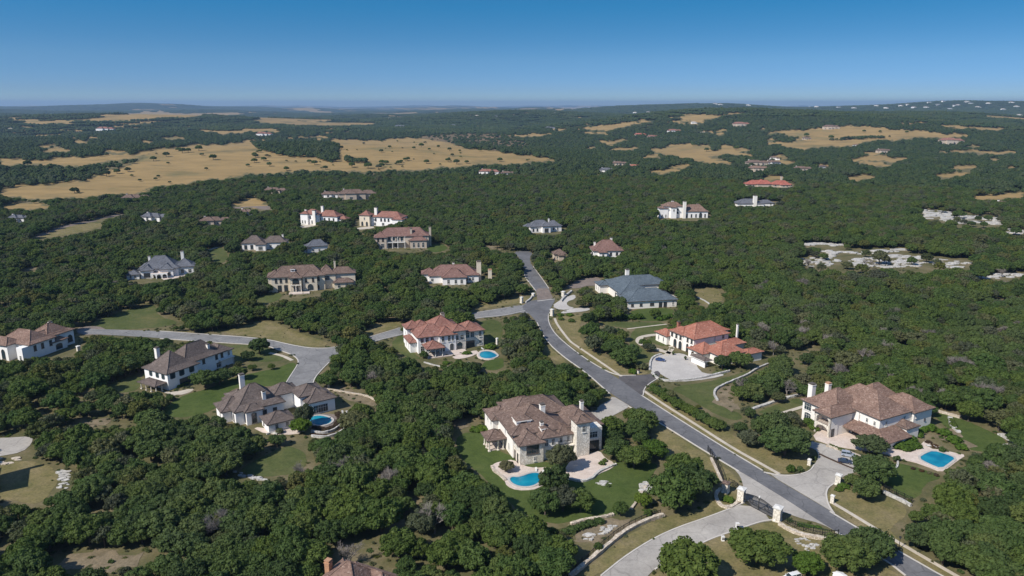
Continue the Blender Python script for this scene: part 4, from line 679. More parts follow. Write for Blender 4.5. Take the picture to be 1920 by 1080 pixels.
# far hillside villas, white dots on the ridges
q = 0
VIL = [(1340, 196), (1378, 194), (1390, 196), (1462, 194), (1470, 197), (1484, 196), (1495, 199), (1530, 202), (1555, 199), (1583, 197), (1592, 196), (1660, 204), (1700, 198), (1735, 203), (1742, 194), (1790, 200), (1795, 199), (1845, 189), (1862, 190), (1868, 190), (1880, 207), (1905, 202), (1600, 204), (1650, 213), (1780, 206), (1820, 196), (930, 220), (962, 218), (894, 219), (1040, 214), (1190, 213), (1215, 212), (850, 236), (842, 217), (730, 224), (560, 239), (20, 244), (145, 250), (190, 243), (1300, 232), (1318, 252), (1690, 221), (1910, 218), (1605, 276), (1450, 300), (1540, 318), (1350, 198), (1402, 199), (1425, 197), (1505, 196), (1518, 201), (1545, 195), (1572, 203), (1610, 198), (1628, 195), (1642, 200), (1675, 194), (1688, 200), (1712, 203), (1722, 193), (1758, 198), (1768, 192), (1812, 193), (1832, 203), (1852, 196), (1895, 194)]
for px, py in VIL:
    x, y = G(px, py); d = math.hypot(x, y); s = max(.9, min(2.0, d / 4200)); z = float(height(x, y)); q += 1
    root = empty('hillside_house', (x, y, z), R(random.uniform(-30, 30)), 'pale distant house on the far ridges', 'house', 'white houses dotted on the far ridges')
    mb = MB(); mb.box(-9 * s, 9 * s, -5 * s, 5 * s, -2, 7 * s); mb.box(6 * s, 14 * s, -7 * s, 2 * s, -2, 5 * s); mb.build('wall', M['stucco_white'], root)
    mb = MB(); hip(mb, -9 * s, 9 * s, -5 * s, 5 * s, 7.02 * s, .4, .8, False, ridge_r=0); hip(mb, 6 * s, 14 * s, -7 * s, 2 * s, 5.02 * s, .4, .8, False, ridge_r=0)
    rm = M[random.choice(['roof_clay', 'roof_brown', 'roof_slate', 'stucco_tan'])]; mb.build('roof', [rm, rm, M['fascia']], root)
print('houses done')
# ------------------------------------------------------------------ pools and terraces
CLEARPX = []
def terrace(poly, z=0.16, mt='travertine', sm=1, name='terrace'):
    CLEARPX.append(poly)
    mb = MB(); mb.prism(chaikin(GP(poly), sm), -.1, z); return tag(mb.build(name, M[mt]), kind='structure')
def pool(px_poly, label, sm=2, cop=0.8, z=0.36):
    CLEARPX.append(px_poly)
    w = chaikin(GP(px_poly), sm); cx = sum(p[0] for p in w) / len(w); cy = sum(p[1] for p in w) / len(w)
    root = empty('swimming_pool', (cx, cy, 0), 0, label, 'pool'); n = len(w)
    w = [(x - cx, y - cy) for x, y in w]
    out = []
    for i in range(n):
        t = Vector(w[(i + 1) % n]) - Vector(w[i - 1]); t.normalize(); nn = Vector((t.y, -t.x)); 
        if nn.dot(Vector(w[i])) < 0 and False: nn = -nn
        out.append(nn)
    a = sum(w[i][0] * w[(i + 1) % n][1] - w[(i + 1) % n][0] * w[i][1] for i in range(n)); s = 1 if a > 0 else -1
    O = [(w[i][0] + out[i].x * cop * s, w[i][1] + out[i].y * cop * s) for i in range(n)]
    mb = MB(); v = [(x, y, -.1) for x, y in O] + [(x, y, z) for x, y in O] + [(x, y, z) for x, y in w] + [(x, y, -.05) for x, y in w]
    f = []
    for k in range(3):
        for i in range(n): f.append((k * n + i, k * n + (i + 1) % n, (k + 1) * n + (i + 1) % n, (k + 1) * n + i))
    mb.add(v, f); mb.build('coping', M['pale_concrete'], root)
    mb = MB(); mb.add([(x * .995, y * .995, z - .09) for x, y in w], [tuple(range(n)) if a > 0 else tuple(range(n))[::-1]]); mb.build('water', M['water'], root)
    mb = MB(); v = [(x * .985, y * .985, z - .085) for x, y in w] + [(x * .96, y * .96, z - .085) for x, y in w]; mb.add(v, [(i, (i + 1) % n, n + (i + 1) % n, n + i) for i in range(n)]); mb.build('tile_band', M['pool_blue_tile'], root)
    return root
terrace([(921,874),(930,868),(945,865),(962,862),(985,875),(1005,878),(1030,876),(1045,884),(1030,905),(1012,914),(1000,919),(970,920),(950,912),(946,900),(930,886)])
terrace([(1060,872),(1088,855),(1110,850),(1124,845),(1135,860),(1152,868),(1150,878),(1120,890),(1114,899),(1086,906),(1062,896)])
terrace([(1520,822),(1540,802),(1580,806),(1640,832),(1662,840),(1690,845),(1712,850),(1728,832),(1738,824),(1746,832),(1742,842),(1768,844),(1792,850),(1812,854),(1796,864),(1778,878),(1764,886),(1740,876),(1712,866),(1684,862),(1658,850),(1600,843),(1560,836)])
terrace([(892,664),(903,656),(925,656),(937,667),(922,676),(898,674)], .1); terrace([(846,668),(870,664),(892,656),(898,662),(880,670),(855,674)], .1)
terrace([(577,795),(585,776),(622,776),(640,782),(632,798),(604,806),(582,803)], .12, 'pavers')
terrace([(470,800),(520,806),(560,800),(575,806),(560,815),(500,815)], .1, 'travertine')
terrace([(300,735),(330,735),(360,728),(362,734),(335,742)], .1, 'path'); terrace([(300,521),(345,512),(350,517),(310,526)], .1); terrace([(560,424),(590,418),(595,423),(565,428)], .1, 'path'); terrace([(668,427),(700,424),(702,428),(670,431)], .1, 'path')
pool([(955,899),(961,895),(970,896),(980,894),(990,890),(1003,887),(1013,889),(1014,899),(1009,907),(999,912),(985,914),(970,912),(959,906)], 'kidney blue pool on the terrace of the nearest brown house', 2, .8)
pool([(899,664),(904,660),(917,659),(927,663),(934,668),(922,673),(908,673),(900,670)], 'oval blue pool right of the pink villa', 2, .9)
pool([(578,789),(583,783),(595,780),(608,781),(620,785),(623,790),(616,796),(602,799),(588,797)], 'round blue pool behind curved walls beside the umber house', 2, .9)
pool([(1722,860),(1736,851),(1750,846),(1772,852),(1792,860),(1780,869),(1765,880),(1742,871)], 'diamond blue pool at the right end of the white villa', 1, .8)
# ------------------------------------------------------------------ stone walls and fences
def wall(pxs, h, w, mt, label, sm=2, closed=False, name='stone_wall'):
    p = GP(pxs); p = chaikin(p, sm, closed)
    if closed: p = p + [p[0]]
    d = [p[0]]
    for q in p[1:]:
        L = math.hypot(q[0] - d[-1][0], q[1] - d[-1][1]); k = max(1, int(L / 1.2)); a = d[-1]
        for i in range(1, k + 1): d.append((a[0] + (q[0] - a[0]) * i / k, a[1] + (q[1] - a[1]) * i / k))
    cx, cy = d[len(d) // 2]; rr = random.Random(len(label)); P = [Vector((x - cx, y - cy)) for x, y in d]; mb = MB(); v = []
    for i in range(len(P)):
        t = P[min(i + 1, len(P) - 1)] - P[max(i - 1, 0)]
        if t.length < 1e-6: t = Vector((1, 0))
        t.normalize(); n = Vector((-t.y, t.x)); a = w / 2 * rr.uniform(.85, 1.2); hh = h * rr.uniform(.88, 1.1)
        l = P[i] + n * a; r = P[i] - n * a; v += [(l.x, l.y, -.2), (r.x, r.y, -.2), (r.x, r.y, hh), (l.x, l.y, hh)]
    f = []
    for i in range(len(P) - 1):
        o = 4 * i
        for k in range(4): f.append((o + k, o + (k + 1) % 4, o + 4 + (k + 1) % 4, o + 4 + k))
    f += [(3, 2, 1, 0), tuple(4 * (len(P) - 1) + k for k in range(4))]; mb.add(v, f); o = mb.build(name, M[mt]); o.location = (cx, cy, 0); return tag(o, label, 'wall')
def fence(pxs, h, label, off=(0, 0), z0=0.0, sm=2, step=2.6, pick=0.5):
    p = chaikin(GP(pxs), sm, False); root = empty('iron_fence', (p[0][0], p[0][1], 0), 0, label, 'fence')
    P = [Vector((x - p[0][0] + off[0], y - p[0][1] + off[1], z0)) for x, y in p]; rb = MB(); pb = MB(); acc = 0.0; pacc = 0.0; up = Vector((0, 0, h))
    for a, b_ in zip(P[:-1], P[1:]):
        rb.tube(a + up * .95, b_ + up * .95, .085, n=4); rb.tube(a + up * .55, b_ + up * .55, .035, n=4); rb.tube(a + up * .12, b_ + up * .12, .05, n=4)
        L = (b_ - a).length; t = 0
        while t < L:
            q = a.lerp(b_, t / L)
            if acc <= 0: mb = MB(); mb.box(q.x - .08, q.x + .08, q.y - .08, q.y + .08, z0 - .1, z0 + h * 1.08); mb.build('post', M['iron'], root); acc = step
            pb.tube(q, q + up, .045, n=3); t += pick; acc -= pick
    rb.build('rail', M['iron'], root); pb.build('pickets', M['iron'], root); return root
wall([(1245,968),(1222,974),(1195,986),(1165,1003),(1145,1020),(1115,1045),(1085,1070),(1068,1084)], 1.0, 1.1, 'rubble', 'long rubble stone wall curving along the gate road, below the big oak')
fence([(1238,966),(1215,972),(1188,984),(1158,1001),(1138,1018),(1108,1043),(1078,1068)], 1.8, 'black iron fence running behind the rubble wall of the gate road')
wall([(1461,984),(1480,996),(1505,1005),(1530,1010),(1560,1013)], .9, 1.2, 'rubble', 'curved pinkish stone wall right of the big gate')
fence([(1463,975),(1490,991),(1525,1002),(1560,1007),(1572,1006)], 2.2, 'black iron fence on the curved stone wall right of the big gate')
fence([(1358,915),(1352,892),(1343,872),(1330,850),(1326,845)], 2.2, 'dark iron fence climbing away behind the left gate planter'); wall([(1353,905),(1345,885),(1333,860)], .6, .8, 'rubble', 'low stone footing under the fence behind the gate planter')
fence([(1366,908),(1378,914),(1386,921)], 2.2, 'short black iron panel between the left gate pillars')
wall([(1385,943),(1372,952),(1356,953),(1343,940),(1342,926),(1352,918)], .7, 1.1, 'rubble', 'curved stone planter wall left of the big gate')
wall([(1222,700),(1233,712),(1252,716),(1300,713),(1340,704),(1368,697)], .9, .8, 'limestone', 'white stone wall around the pale motor court of the orange house')
wall([(1218,694),(1219,678),(1226,669),(1240,665)], .7, .8, 'limestone', 'low pale wall curving behind the blue car')
wall([(1345,752),(1337,738),(1347,727),(1380,713),(1404,703),(1419,692),(1440,684)], .9, .8, 'limestone', 'snaking pale stone wall below the orange house')
wall([(1656,924),(1672,932),(1690,940),(1708,950)], .9, .9, 'limestone', 'straight white stone wall at the foot of the villa pool lawn'); fence([(1656,918),(1680,928),(1712,944)], 1.8, 'thin iron fence along the villa pool lawn')
wall([(1745,768),(1775,777),(1800,784)], .8, 1.4, 'rubble', 'dry stone edge behind the white villa lawn'); wall([(1781,784),(1785,800),(1798,812)], .8, 1.6, 'limestone', 'short white rock wall on the lawn right of the white villa'); wall([(1878,815),(1897,826),(1925,838)], .7, 3.0, 'limestone', 'pale rock edge at the right margin beyond the villa lawn')
wall([(1400,772),(1440,758),(1480,745),(1520,738)], .7, 1.3, 'limestone', 'pale rock line along the woods left of the white villa')
wall([(584,811),(602,815),(622,811),(638,801),(646,788),(642,774)], 1.1, .6, 'limestone', 'inner curved wall around the round pool'); wall([(584,819),(608,822),(632,816),(648,804),(655,790),(650,774)], .9, .7, 'limestone', 'outer curved wall around the round pool')
wall([(612,730),(632,733),(650,737),(687,742),(706,752),(716,762)], .5, .9, 'rubble', 'low broken stone line on the dry ground right of the round pool')
wall([(922,875),(926,884),(940,893),(948,902)], .6, .9, 'rubble', 'stone edge of the terrace left of the kidney pool'); wall([(1155,872),(1135,880),(1118,889),(1112,898),(1090,905),(1066,898)], .7, .8, 'limestone', 'curved white retaining wall around the right-hand patio of the nearest house')
wall([(1150,966),(1128,972),(1100,975),(1070,984)], .7, .9, 'rubble', 'stone edging at the foot of the big lawn'); wall([(1216,908),(1205,920),(1195,940),(1184,955)], .6, .8, 'rubble', 'dark stone edging climbing the right side of the big lawn')
wall([(1682,862),(1684,872),(1678,880)], .5, .7, 'limestone', 'small curved garden wall by the villa pool walk'); wall([(520,815),(510,812),(500,815)], .6, .6, 'limestone', 'small planter wall below the umber house')
wall([(1536,852),(1548,858),(1570,868),(1600,880)], .5, .4, 'dark_wood', 'low sliding barrier across the villa motor court', 0, name='driveway_barrier')
wall([(1550,836),(1580,845),(1610,856),(1625,866)], .6, 1.5, 'rubble', 'planted stone bed edge in front of the white villa terrace'); wall([(795,680),(830,690),(862,688),(880,680)], .5, .6, 'limestone', 'pale garden wall in front of the pink villa')
wall([(1072,547),(1056,560),(1052,566)], 1.2, 1.2, 'limestone', 'white entrance wall at the blue slate house drive'); wall([(1000,552),(995,562),(986,568)], 1.0, .9, 'limestone', 'white curved entrance wall left of the paver road'); wall([(1308,558),(1325,566),(1336,576)], .4, 1.0, 'limestone', 'stone line on the clearing right of the blue-grey roof')
# flagstones bottom left
def slabs(pxpoly, n, smin, smax, h, label, name='rock_outcrop', seed=1, mt='limestone', cat='rocks'):
    rr = random.Random(seed); P = GP(pxpoly); xs = [p[0] for p in P]; ys = [p[1] for p in P]; cx, cy = sum(xs) / len(xs), sum(ys) / len(ys); mb = MB(); k = 0; t = 0
    while k < n and t < n * 40:
        t += 1; x = rr.uniform(min(xs), max(xs)); y = rr.uniform(min(ys), max(ys))
        if not bool(inpoly(np.array([x]), np.array([y]), P)[0]): continue
        k += 1; s = rr.uniform(smin, smax); m_ = rr.randint(5, 8); a0 = rr.uniform(0, 6.3); asp = rr.uniform(.3, .65); zz = rr.uniform(.3, 1) * h
        pts = [(x - cx + s * math.cos(a0 * 0 + 2 * math.pi * i / m_) * rr.uniform(.75, 1.15), y - cy + s * asp * math.sin(2 * math.pi * i / m_) * rr.uniform(.75, 1.15)) for i in range(m_)]
        mb.prism(pts, -.3, zz)
    o = mb.build(name, M[mt]); o.location = (cx, cy, float(height(cx, cy))); return tag(o, label, cat)
slabs([(108,880),(132,883),(128,915),(108,922),(112,900)], 38, .5, 1.3, .35, 'pale flagstone bank right of the tan lawn at lower left', seed=3); slabs([(-20,856),(30,858),(35,866),(-20,876)], 16, .5, 1.6, .4, 'dark grey rocks between the corner driveway and the tan lawn', seed=4, mt='rubble')
slabs([(1200,912),(1222,900),(1236,915),(1222,930),(1205,932)], 26, .5, 1.6, .9, 'pile of white boulders against the big oak at the lawn edge', seed=5); slabs([(1085,1008),(1140,985),(1160,990),(1100,1018)], 30, .4, 1.2, .6, 'scattered white rocks between the garden hedge and the rubble wall', seed=6)
slabs([(435,882),(470,893),(500,898),(500,904),(440,892)], 22, .5, 1.3, .6, 'white rocks along the lower edge of the small lawn in the woods', seed=7); slabs([(1495,485),(1560,478),(1575,492),(1545,505),(1510,498)], 46, 1.0, 4, 1.0, 'left-hand group of pale limestone ledges in the woods at right', seed=8)
slabs([(1585,488),(1680,478),(1740,482),(1735,500),(1660,502),(1600,502)], 150, 1.2, 4.6, .9, 'long central sweep of pale limestone ledges in the woods at right', seed=9); slabs([(1740,485),(1820,490),(1812,503),(1745,502)], 36, 1.0, 4, .9, 'right-hand tail of the limestone ledges', seed=10)
slabs([(1722,394),(1770,396),(1800,402),(1872,410),(1876,422),(1800,420),(1740,410)], 110, 2, 8, 1.4, 'upper band of pale limestone slabs near the right edge', seed=11); slabs([(1505,456),(1580,458),(1580,462),(1505,461)], 20, 2, 7, 1.0, 'thin strip of limestone above the main ledges', seed=12)
slabs([(1120,905),(1140,900),(1150,905),(1130,912)], 22, .6, 1.0, .4, 'few small stones on the big lawn', seed=13); slabs([(1492,1010),(1525,1008),(1535,1022),(1515,1036),(1498,1028)], 26, .4, 1.0, .4, 'ring of white stones between the two bottom oaks', seed=14)
slabs([(1850,840),(1905,832),(1925,842),(1925,850),(1870,848)], 26, .6, 2.0, .6, 'white rocks beyond the villa lawn at the right edge', seed=15); slabs([(1596,386),(1640,384),(1640,390),(1600,391)], 14, 3, 8, 1.2, 'small pale slab strip in the upper right woods', seed=16); slabs([(1788,630),(1800,628),(1826,638),(1800,640)], 9, .6, 1.6, .5, 'pale stones in the woods above the white villa', seed=17)
slabs([(1540,470),(1600,474),(1640,470),(1700,466),(1700,470),(1640,476),(1560,478)], 60, 1.6, 5, 1.0, 'broken strip of ledges just above the central limestone sweep', seed=21); slabs([(1820,520),(1900,512),(1925,514),(1925,518),(1860,524)], 24, 1.2, 5, 1.0, 'thin limestone strip reaching the right edge below the main ledges', seed=22); slabs([(1885,430),(1925,432),(1925,440),(1890,438)], 16, 2, 7, 1.2, 'pale slabs at the right edge below the upper band', seed=23)
# ------------------------------------------------------------------ pillars, gate, lamp, posts
def pillar(px, py, h, w, label, cap='trim', name='stone_pillar'):
    x, y = G(px, py); r = empty(name, (x, y, 0), R(-38), label, 'pillar'); mb = MB(); mb.box(-w / 2, w / 2, -w / 2, w / 2, -.1, h); mb.box(-w * .58, w * .58, -w * .58, w * .58, -.1, .45); mb.build('shaft', M['stone'], r)
    mb = MB(); e = w * .62; mb.box(-e, e, -e, e, h, h + .22); mb.add([(-e * .8, -e * .8, h + .22), (e * .8, -e * .8, h + .22), (e * .8, e * .8, h + .22), (-e * .8, e * .8, h + .22), (0, 0, h + .6)], [(0, 1, 4), (1, 2, 4), (2, 3, 4), (3, 0, 4)]); mb.build('cap', M[cap], r); return r
pillar(1389, 940, 4.3, 2.0, 'tall pale stone pillar holding the left leaf of the big gate'); pillar(1457, 976, 4.3, 2.1, 'tall pale stone pillar holding the right leaf of the big gate'); pillar(1360, 923, 3.3, 1.9, 'shorter pale pillar with dark top, behind the planter left of the gate', 'roof_brown')
pillar(1571, 908, 3.3, 1.6, 'pale pillar right of the villa driveway, by the clipped hedge'); pillar(1560, 943, 2.4, 1.0, 'slim white pillar where the roadside path ends'); pillar(1517, 872, 2.0, 1.0, 'small white pillar left of the villa driveway'); pillar(1035, 592, 3.8, 1.7, 'white pillar at the corner of the main road and the pale drive')
pillar(978, 568, 3.6, 1.5, 'white pillar left of the paver road'); pillar(1056, 556, 3.2, 1.8, 'white pillar at the blue slate house drive'); pillar(1000, 556, 2.0, 1.6, 'squat white pillar at the left end of the paver road'); pillar(148, 661, 3.2, 1.4, 'white garden post beside the clay-roofed house at left'); pillar(932, 651, 4.6, .9, 'slender white post right of the pink villa')
pillar(616, 728, 4.2, .7, 'thin pale post where the turning circle meets the dry ground'); pillar(1196, 700, 1.6, 1.2, 'low dark-capped post by the driveway shrubs', 'dark_wood')
def gate():
    a = Vector((*G(1393, 942), 0)); b_ = Vector((*G(1452, 973), 0)); d = b_ - a; L = d.length; root = empty('estate_gate', a, math.atan2(d.y, d.x), 'wide black wrought-iron double gate with arched top between two stone pillars', 'gate'); h = lambda t: 3.1 + 1.1 * math.sin(math.pi * t)
    for k in (0, 1):
        x0 = .25 + k * (L / 2 - .2); x1 = x0 + L / 2 - .35; fr = MB(); br = MB()
        fr.tube((x0, 0, .15), (x0, 0, h(x0 / L)), .10, n=6); fr.tube((x1, 0, .15), (x1, 0, h(x1 / L)), .10, n=6); fr.tube((x0, 0, .2), (x1, 0, .2), .14, n=6); fr.tube((x0, 0, 1.3), (x1, 0, 1.3), .11, n=6)
        for i in range(10):
            s0 = x0 + (x1 - x0) * i / 10; s1 = x0 + (x1 - x0) * (i + 1) / 10; fr.tube((s0, 0, h(s0 / L)), (s1, 0, h(s1 / L)), .16, n=6); fr.tube((s0, 0, h(s0 / L) - .45), (s1, 0, h(s1 / L) - .45), .06, n=5)
        n = 17
        for i in range(1, n): s = x0 + (x1 - x0) * i / n; br.tube((s, 0, .2), (s, 0, h(s / L)), .07, n=4)
        mx = (x0 + x1) / 2
        for i in range(16):
            t0, t1 = 2 * math.pi * i / 16, 2 * math.pi * (i + 1) / 16
            for rr_ in (.75, .5): br.tube((mx + rr_ * math.cos(t0), -.02, 2.1 + rr_ * math.sin(t0)), (mx + rr_ * math.cos(t1), -.02, 2.1 + rr_ * math.sin(t1)), .07, n=4)
        lf = fr.build('gate_leaf', M['iron'], root); br.build('bars', M['iron'], lf)
    mb = MB(); mb.tube((L / 2, 0, 4.3), (L / 2, 0, 4.85), .28, .28, 10); mb.build('crest', M['trim'], root)
gate()
def lamp(px, py, h, label):
    x, y = G(px, py); r = empty('street_lamp', (x, y, 0), 0, label, 'street lamp'); mb = MB(); mb.tube((0, 0, 0), (0, 0, h * .82), .12, .07, 8); mb.tube((0, 0, 0), (0, 0, .5), .24, .18, 8); mb.build('post', M['iron'], r)
    mb = MB(); mb.tube((0, 0, h * .82), (0, 0, h * .93), .2, .34, 6); g = mb.build('lantern', M['glass'], r); mb = MB(); mb.tube((0, 0, h * .93), (0, 0, h), .4, .04, 6); mb.build('lantern_cap', M['iron'], r)
lamp(1685, 1030, 4.2, 'dark street lamp on the roadside strip at lower right')
def bollard(px, py, h, w, label):
    x, y = G(px, py); r = empty('bollard', (x, y, 0), 0, label, 'post'); mb = MB(); mb.box(-w / 2, w / 2, -w / 2, w / 2, -.1, h); mb.build('shaft', M['stucco_white'], r)
    mb = MB(); mb.box(-w * .45, w * .45, -w * .62, -w / 2 - .01, h * .55, h * .8); mb.build('plate', M['iron'], r); mb = MB(); mb.box(-w * .6, w * .6, -w * .6, w * .6, h, h + .12); mb.build('cap', M['trim'], r)
bollard(1382, 994, 2.2, .85, 'white mailbox post on the near edge of the gate road'); bollard(1355, 1014, 1.3, .8, 'short pale post next to the bottom oak, below the white mailbox post')
# ------------------------------------------------------------------ vehicles
def paint(name, col):
    m, nt, b = newmat(name, 0.28, 0.5); b.inputs['Base Color'].default_value = (*col, 1); b.inputs['Coat Weight'].default_value = .5; return m
M['tyre'] = simple('tyre', (0.02, 0.02, 0.02), .1); M['chrome'] = simple('chrome', (0.5, 0.5, 0.52), .05, 1, .25, .5, .9); m, nt, b = newmat('tail_lens', .3); b.inputs['Base Color'].default_value = (.3, .01, .01, 1); M['tail'] = m
m, nt, b = newmat('head_lens', .15, .6); b.inputs['Base Color'].default_value = (.75, .76, .78, 1); M['head'] = m
def car(px, py, rot, col, kind, label, L=4.8, name='parked_car'):
    x, y = G(px, py); r = empty(name, (x, y, .16), R(rot), label, 'car' if kind != 'pickup' else 'truck'); W = .95; pm = paint('car_paint', col)
    H0 = .95 if kind == 'sedan' else 1.15; H = 1.45 if kind == 'sedan' else 1.85; h2 = L / 2
    prof = [(-h2, .45), (-h2 + .05, H0 - .12), (-h2 + .35, H0), (h2 - 1.0, H0), (h2 - .2, H0 - .18), (h2, .55), (h2 - .05, .3), (-h2 + .05, .3)]
    mb = MB(); n = len(prof); mb.add([(a, -W * .96, c) for a, c in prof] + [(a, -W, c) for a, c in [(p[0] * .99, p[1]) for p in prof]] * 0 + [(a, W * .96, c) for a, c in prof], [tuple(range(n)), tuple(range(2 * n - 1, n - 1, -1))] + [(i, n + i, n + (i + 1) % n, (i + 1) % n) for i in range(n)]); body = mb.build('body', pm, r)
    if kind == 'sedan': c0, c1, t0, t1 = -h2 + .6, h2 - 1.35, -h2 + 1.25, h2 - 2.1
    elif kind == 'suv': c0, c1, t0, t1 = -h2 + .1, h2 - 1.2, -h2 + .35, h2 - 1.9
    else: c0, c1, t0, t1 = -.75, h2 - 1.25, -.6, h2 - 1.95
    mb = MB(); a, b_ = W * .9, W * .72
    mb.add([(c0, -a, H0), (c1, -a, H0), (c1, a, H0), (c0, a, H0), (t0, -b_, H - .04), (t1, -b_, H - .04), (t1, b_, H - .04), (t0, b_, H - .04)], [(0, 1, 5, 4), (1, 2, 6, 5), (2, 3, 7, 6), (3, 0, 4, 7)]); mb.build('window_glass', M['glass'], r)
    mb = MB(); mb.add([(t0 - .05, -b_ - .02, H - .05), (t1 + .05, -b_ - .02, H - .05), (t1 + .05, b_ + .02, H - .05), (t0 - .05, b_ + .02, H - .05), (t0 + .1, -b_ + .1, H + .03), (t1 - .1, -b_ + .1, H + .03), (t1 - .1, b_ - .1, H + .03), (t0 + .1, b_ - .1, H + .03)], [(0, 1, 5, 4), (1, 2, 6, 5), (2, 3, 7, 6), (3, 0, 4, 7), (4, 5, 6, 7), (3, 2, 1, 0)])
    for s in (-1, 1):
        for (p0, p1) in (((c0, s * a, H0), (t0, s * b_, H)), ((c1, s * a, H0), (t1, s * b_, H)), (((c0 + c1) / 2, s * a, H0), ((t0 + t1) / 2, s * b_, H))): mb.tube(p0, p1, .05, n=4)
    mb.build('roof', pm, r)
    if kind == 'pickup': mb = MB(); mb.box(-h2 + .2, -.85, -W * .8, W * .8, H0 + .002, H0 + .01); mb.build('truck_bed', M['tyre'], r)
    for sx in (-1, 1):
        for s in (-1, 1):
            wx = sx * (h2 - .9); mb = MB(); mb.tube((wx, s * (W - .2), .34), (wx, s * (W + .03), .34), .36, n=16); wo = mb.build('wheel', M['tyre'], r); mb = MB(); mb.tube((wx, s * (W - .05), .34), (wx, s * (W + .045), .34), .21, n=12); mb.build('rim', M['chrome'], wo)
    for s in (-1, 1):
        mb = MB(); mb.box(h2 - .14, h2 + .02, s * .66 - .2, s * .66 + .2, .58, .76); mb.build('headlight', M['head'], r); mb = MB(); mb.box(-h2 - .02, -h2 + .1, s * .7 - .16, s * .7 + .16, .62, .82); mb.build('tail_light', M['tail'], r)
        mb = MB(); mb.box(c1 - .25, c1 - .05, s * (W + .09) - .1, s * (W + .09) + .1, H0 - .02, H0 + .16); mb.build('mirror', pm, r)
    mb = MB(); mb.box(h2 - .02, h2 + .04, -.42, .42, .42, .6); mb.build('grille', M['iron'], r); return r
car(1238, 677, -20, (.02, .05, .16), 'sedan', 'dark blue sports car parked on the pale motor court of the orange house', 4.6); car(1590, 856, -24, (.33, .36, .42), 'suv', 'silver-grey off-roader parked by the terrace bed of the white villa', 4.8)
car(1584, 868, -22, (.035, .05, .09), 'sedan', 'dark blue car parked on the near side of the silver off-roader', 4.6); car(1484, 1088, 200, (.72, .72, .74), 'suv', 'white car with dark windows, half cut off by the bottom edge', 5.0)
x, y = G(1573, 1094); r = empty('garden_umbrella', (x, y, 0), 0, 'white garden umbrella at the bottom edge under the two oaks', 'umbrella'); mb = MB(); mb.tube((0, 0, 0), (0, 0, 2.6), .05, n=6); mb.build('pole', M['trim'], r)
mb = MB(); v = [(0, 0, 3.0)]; n = 16
for i in range(n): rr_ = 2.0 if i % 2 == 0 else 1.55; v.append((rr_ * math.cos(2 * math.pi * i / n), rr_ * math.sin(2 * math.pi * i / n), 2.35 if i % 2 == 0 else 2.5))
mb.add(v, [(0, 1 + i, 1 + (i + 1) % n) for i in range(n)] + [(0, 1 + (i + 1) % n, 1 + i) for i in range(0)]); mb.build('canopy', M['stucco_white'], r)
# patio furniture by the nearest house: loungers and planters read as tiny pale shapes
def lounger(px, py, rot, lab):
    x, y = G(px, py); r = empty('sun_lounger', (x, y, .2), R(rot), lab, 'lounger', 'loungers on the terraces'); mb = MB(); mb.box(-.35, .35, -1, .4, .3, .42); mb.build('seat', M['trim'], r)
    mb = MB(); mb.add([(-.35, .4, .32), (.35, .4, .32), (.35, 1.0, .85), (-.35, 1.0, .85), (-.35, .4, .42), (.35, .4, .42), (.35, .96, .93), (-.35, .96, .93)], [(0, 3, 2, 1), (4, 5, 6, 7), (0, 1, 5, 4), (1, 2, 6, 5), (2, 3, 7, 6), (3, 0, 4, 7)]); mb.build('backrest', M['trim'], r)
    for sx in (-.3, .3):
        for sy in (-.9, .3): mb = MB(); mb.box(sx - .04, sx + .04, sy - .04, sy + .04, -.05, .3); mb.build('leg', M['trim'], r)
for i, (px, py) in enumerate([(1005, 884), (1020, 889), (905, 656), (915, 655), (1740, 838), (1755, 840)]): lounger(px, py, 20 * i, ['white lounger behind the kidney pool', 'white lounger nearer the grey tree at the kidney pool', 'left lounger behind the oval pool', 'right lounger behind the oval pool', 'left lounger behind the diamond pool', 'right lounger behind the diamond pool'][i])
def pot(px, py, s, lab, grp):
    x, y = G(px, py); r = empty('planter_pot', (x, y, .15), 0, lab, 'planter', grp); mb = MB(); mb.tube((0, 0, 0), (0, 0, s), s * .35, s * .55, 10); mb.build('pot', M['dark_wood'], r); mb = MB()
    for i in range(90):
        d = Vector((random.gauss(0, 1), random.gauss(0, 1), random.gauss(0, 1))).normalized() * s * .7 + Vector((0, 0, s * 1.4)); a = Vector((random.gauss(0, 1), random.gauss(0, 1), random.gauss(0, 1))).normalized(); b_ = a.orthogonal().normalized(); k = s * .28; mb.add([d + a * k, d + b_ * k, d - a * k, d - b_ * k], [(0, 1, 2, 3)])
    mb.build('foliage', M['leaf'], r)
for (px, py, s, lab) in [(1677, 866, .9, 'left dark potted shrub at the villa pool walk'), (1683, 865, .9, 'right dark potted shrub at the villa pool walk'), (1112, 808, .8, 'potted shrub by the tower of the nearest house'), (1285, 675, .8, 'dark pot at the edge of the motor court'), (1262, 666, .8, 'small dark pot where the loop drive meets the motor court')]: pot(px, py, s, lab, None)
print('objects done')
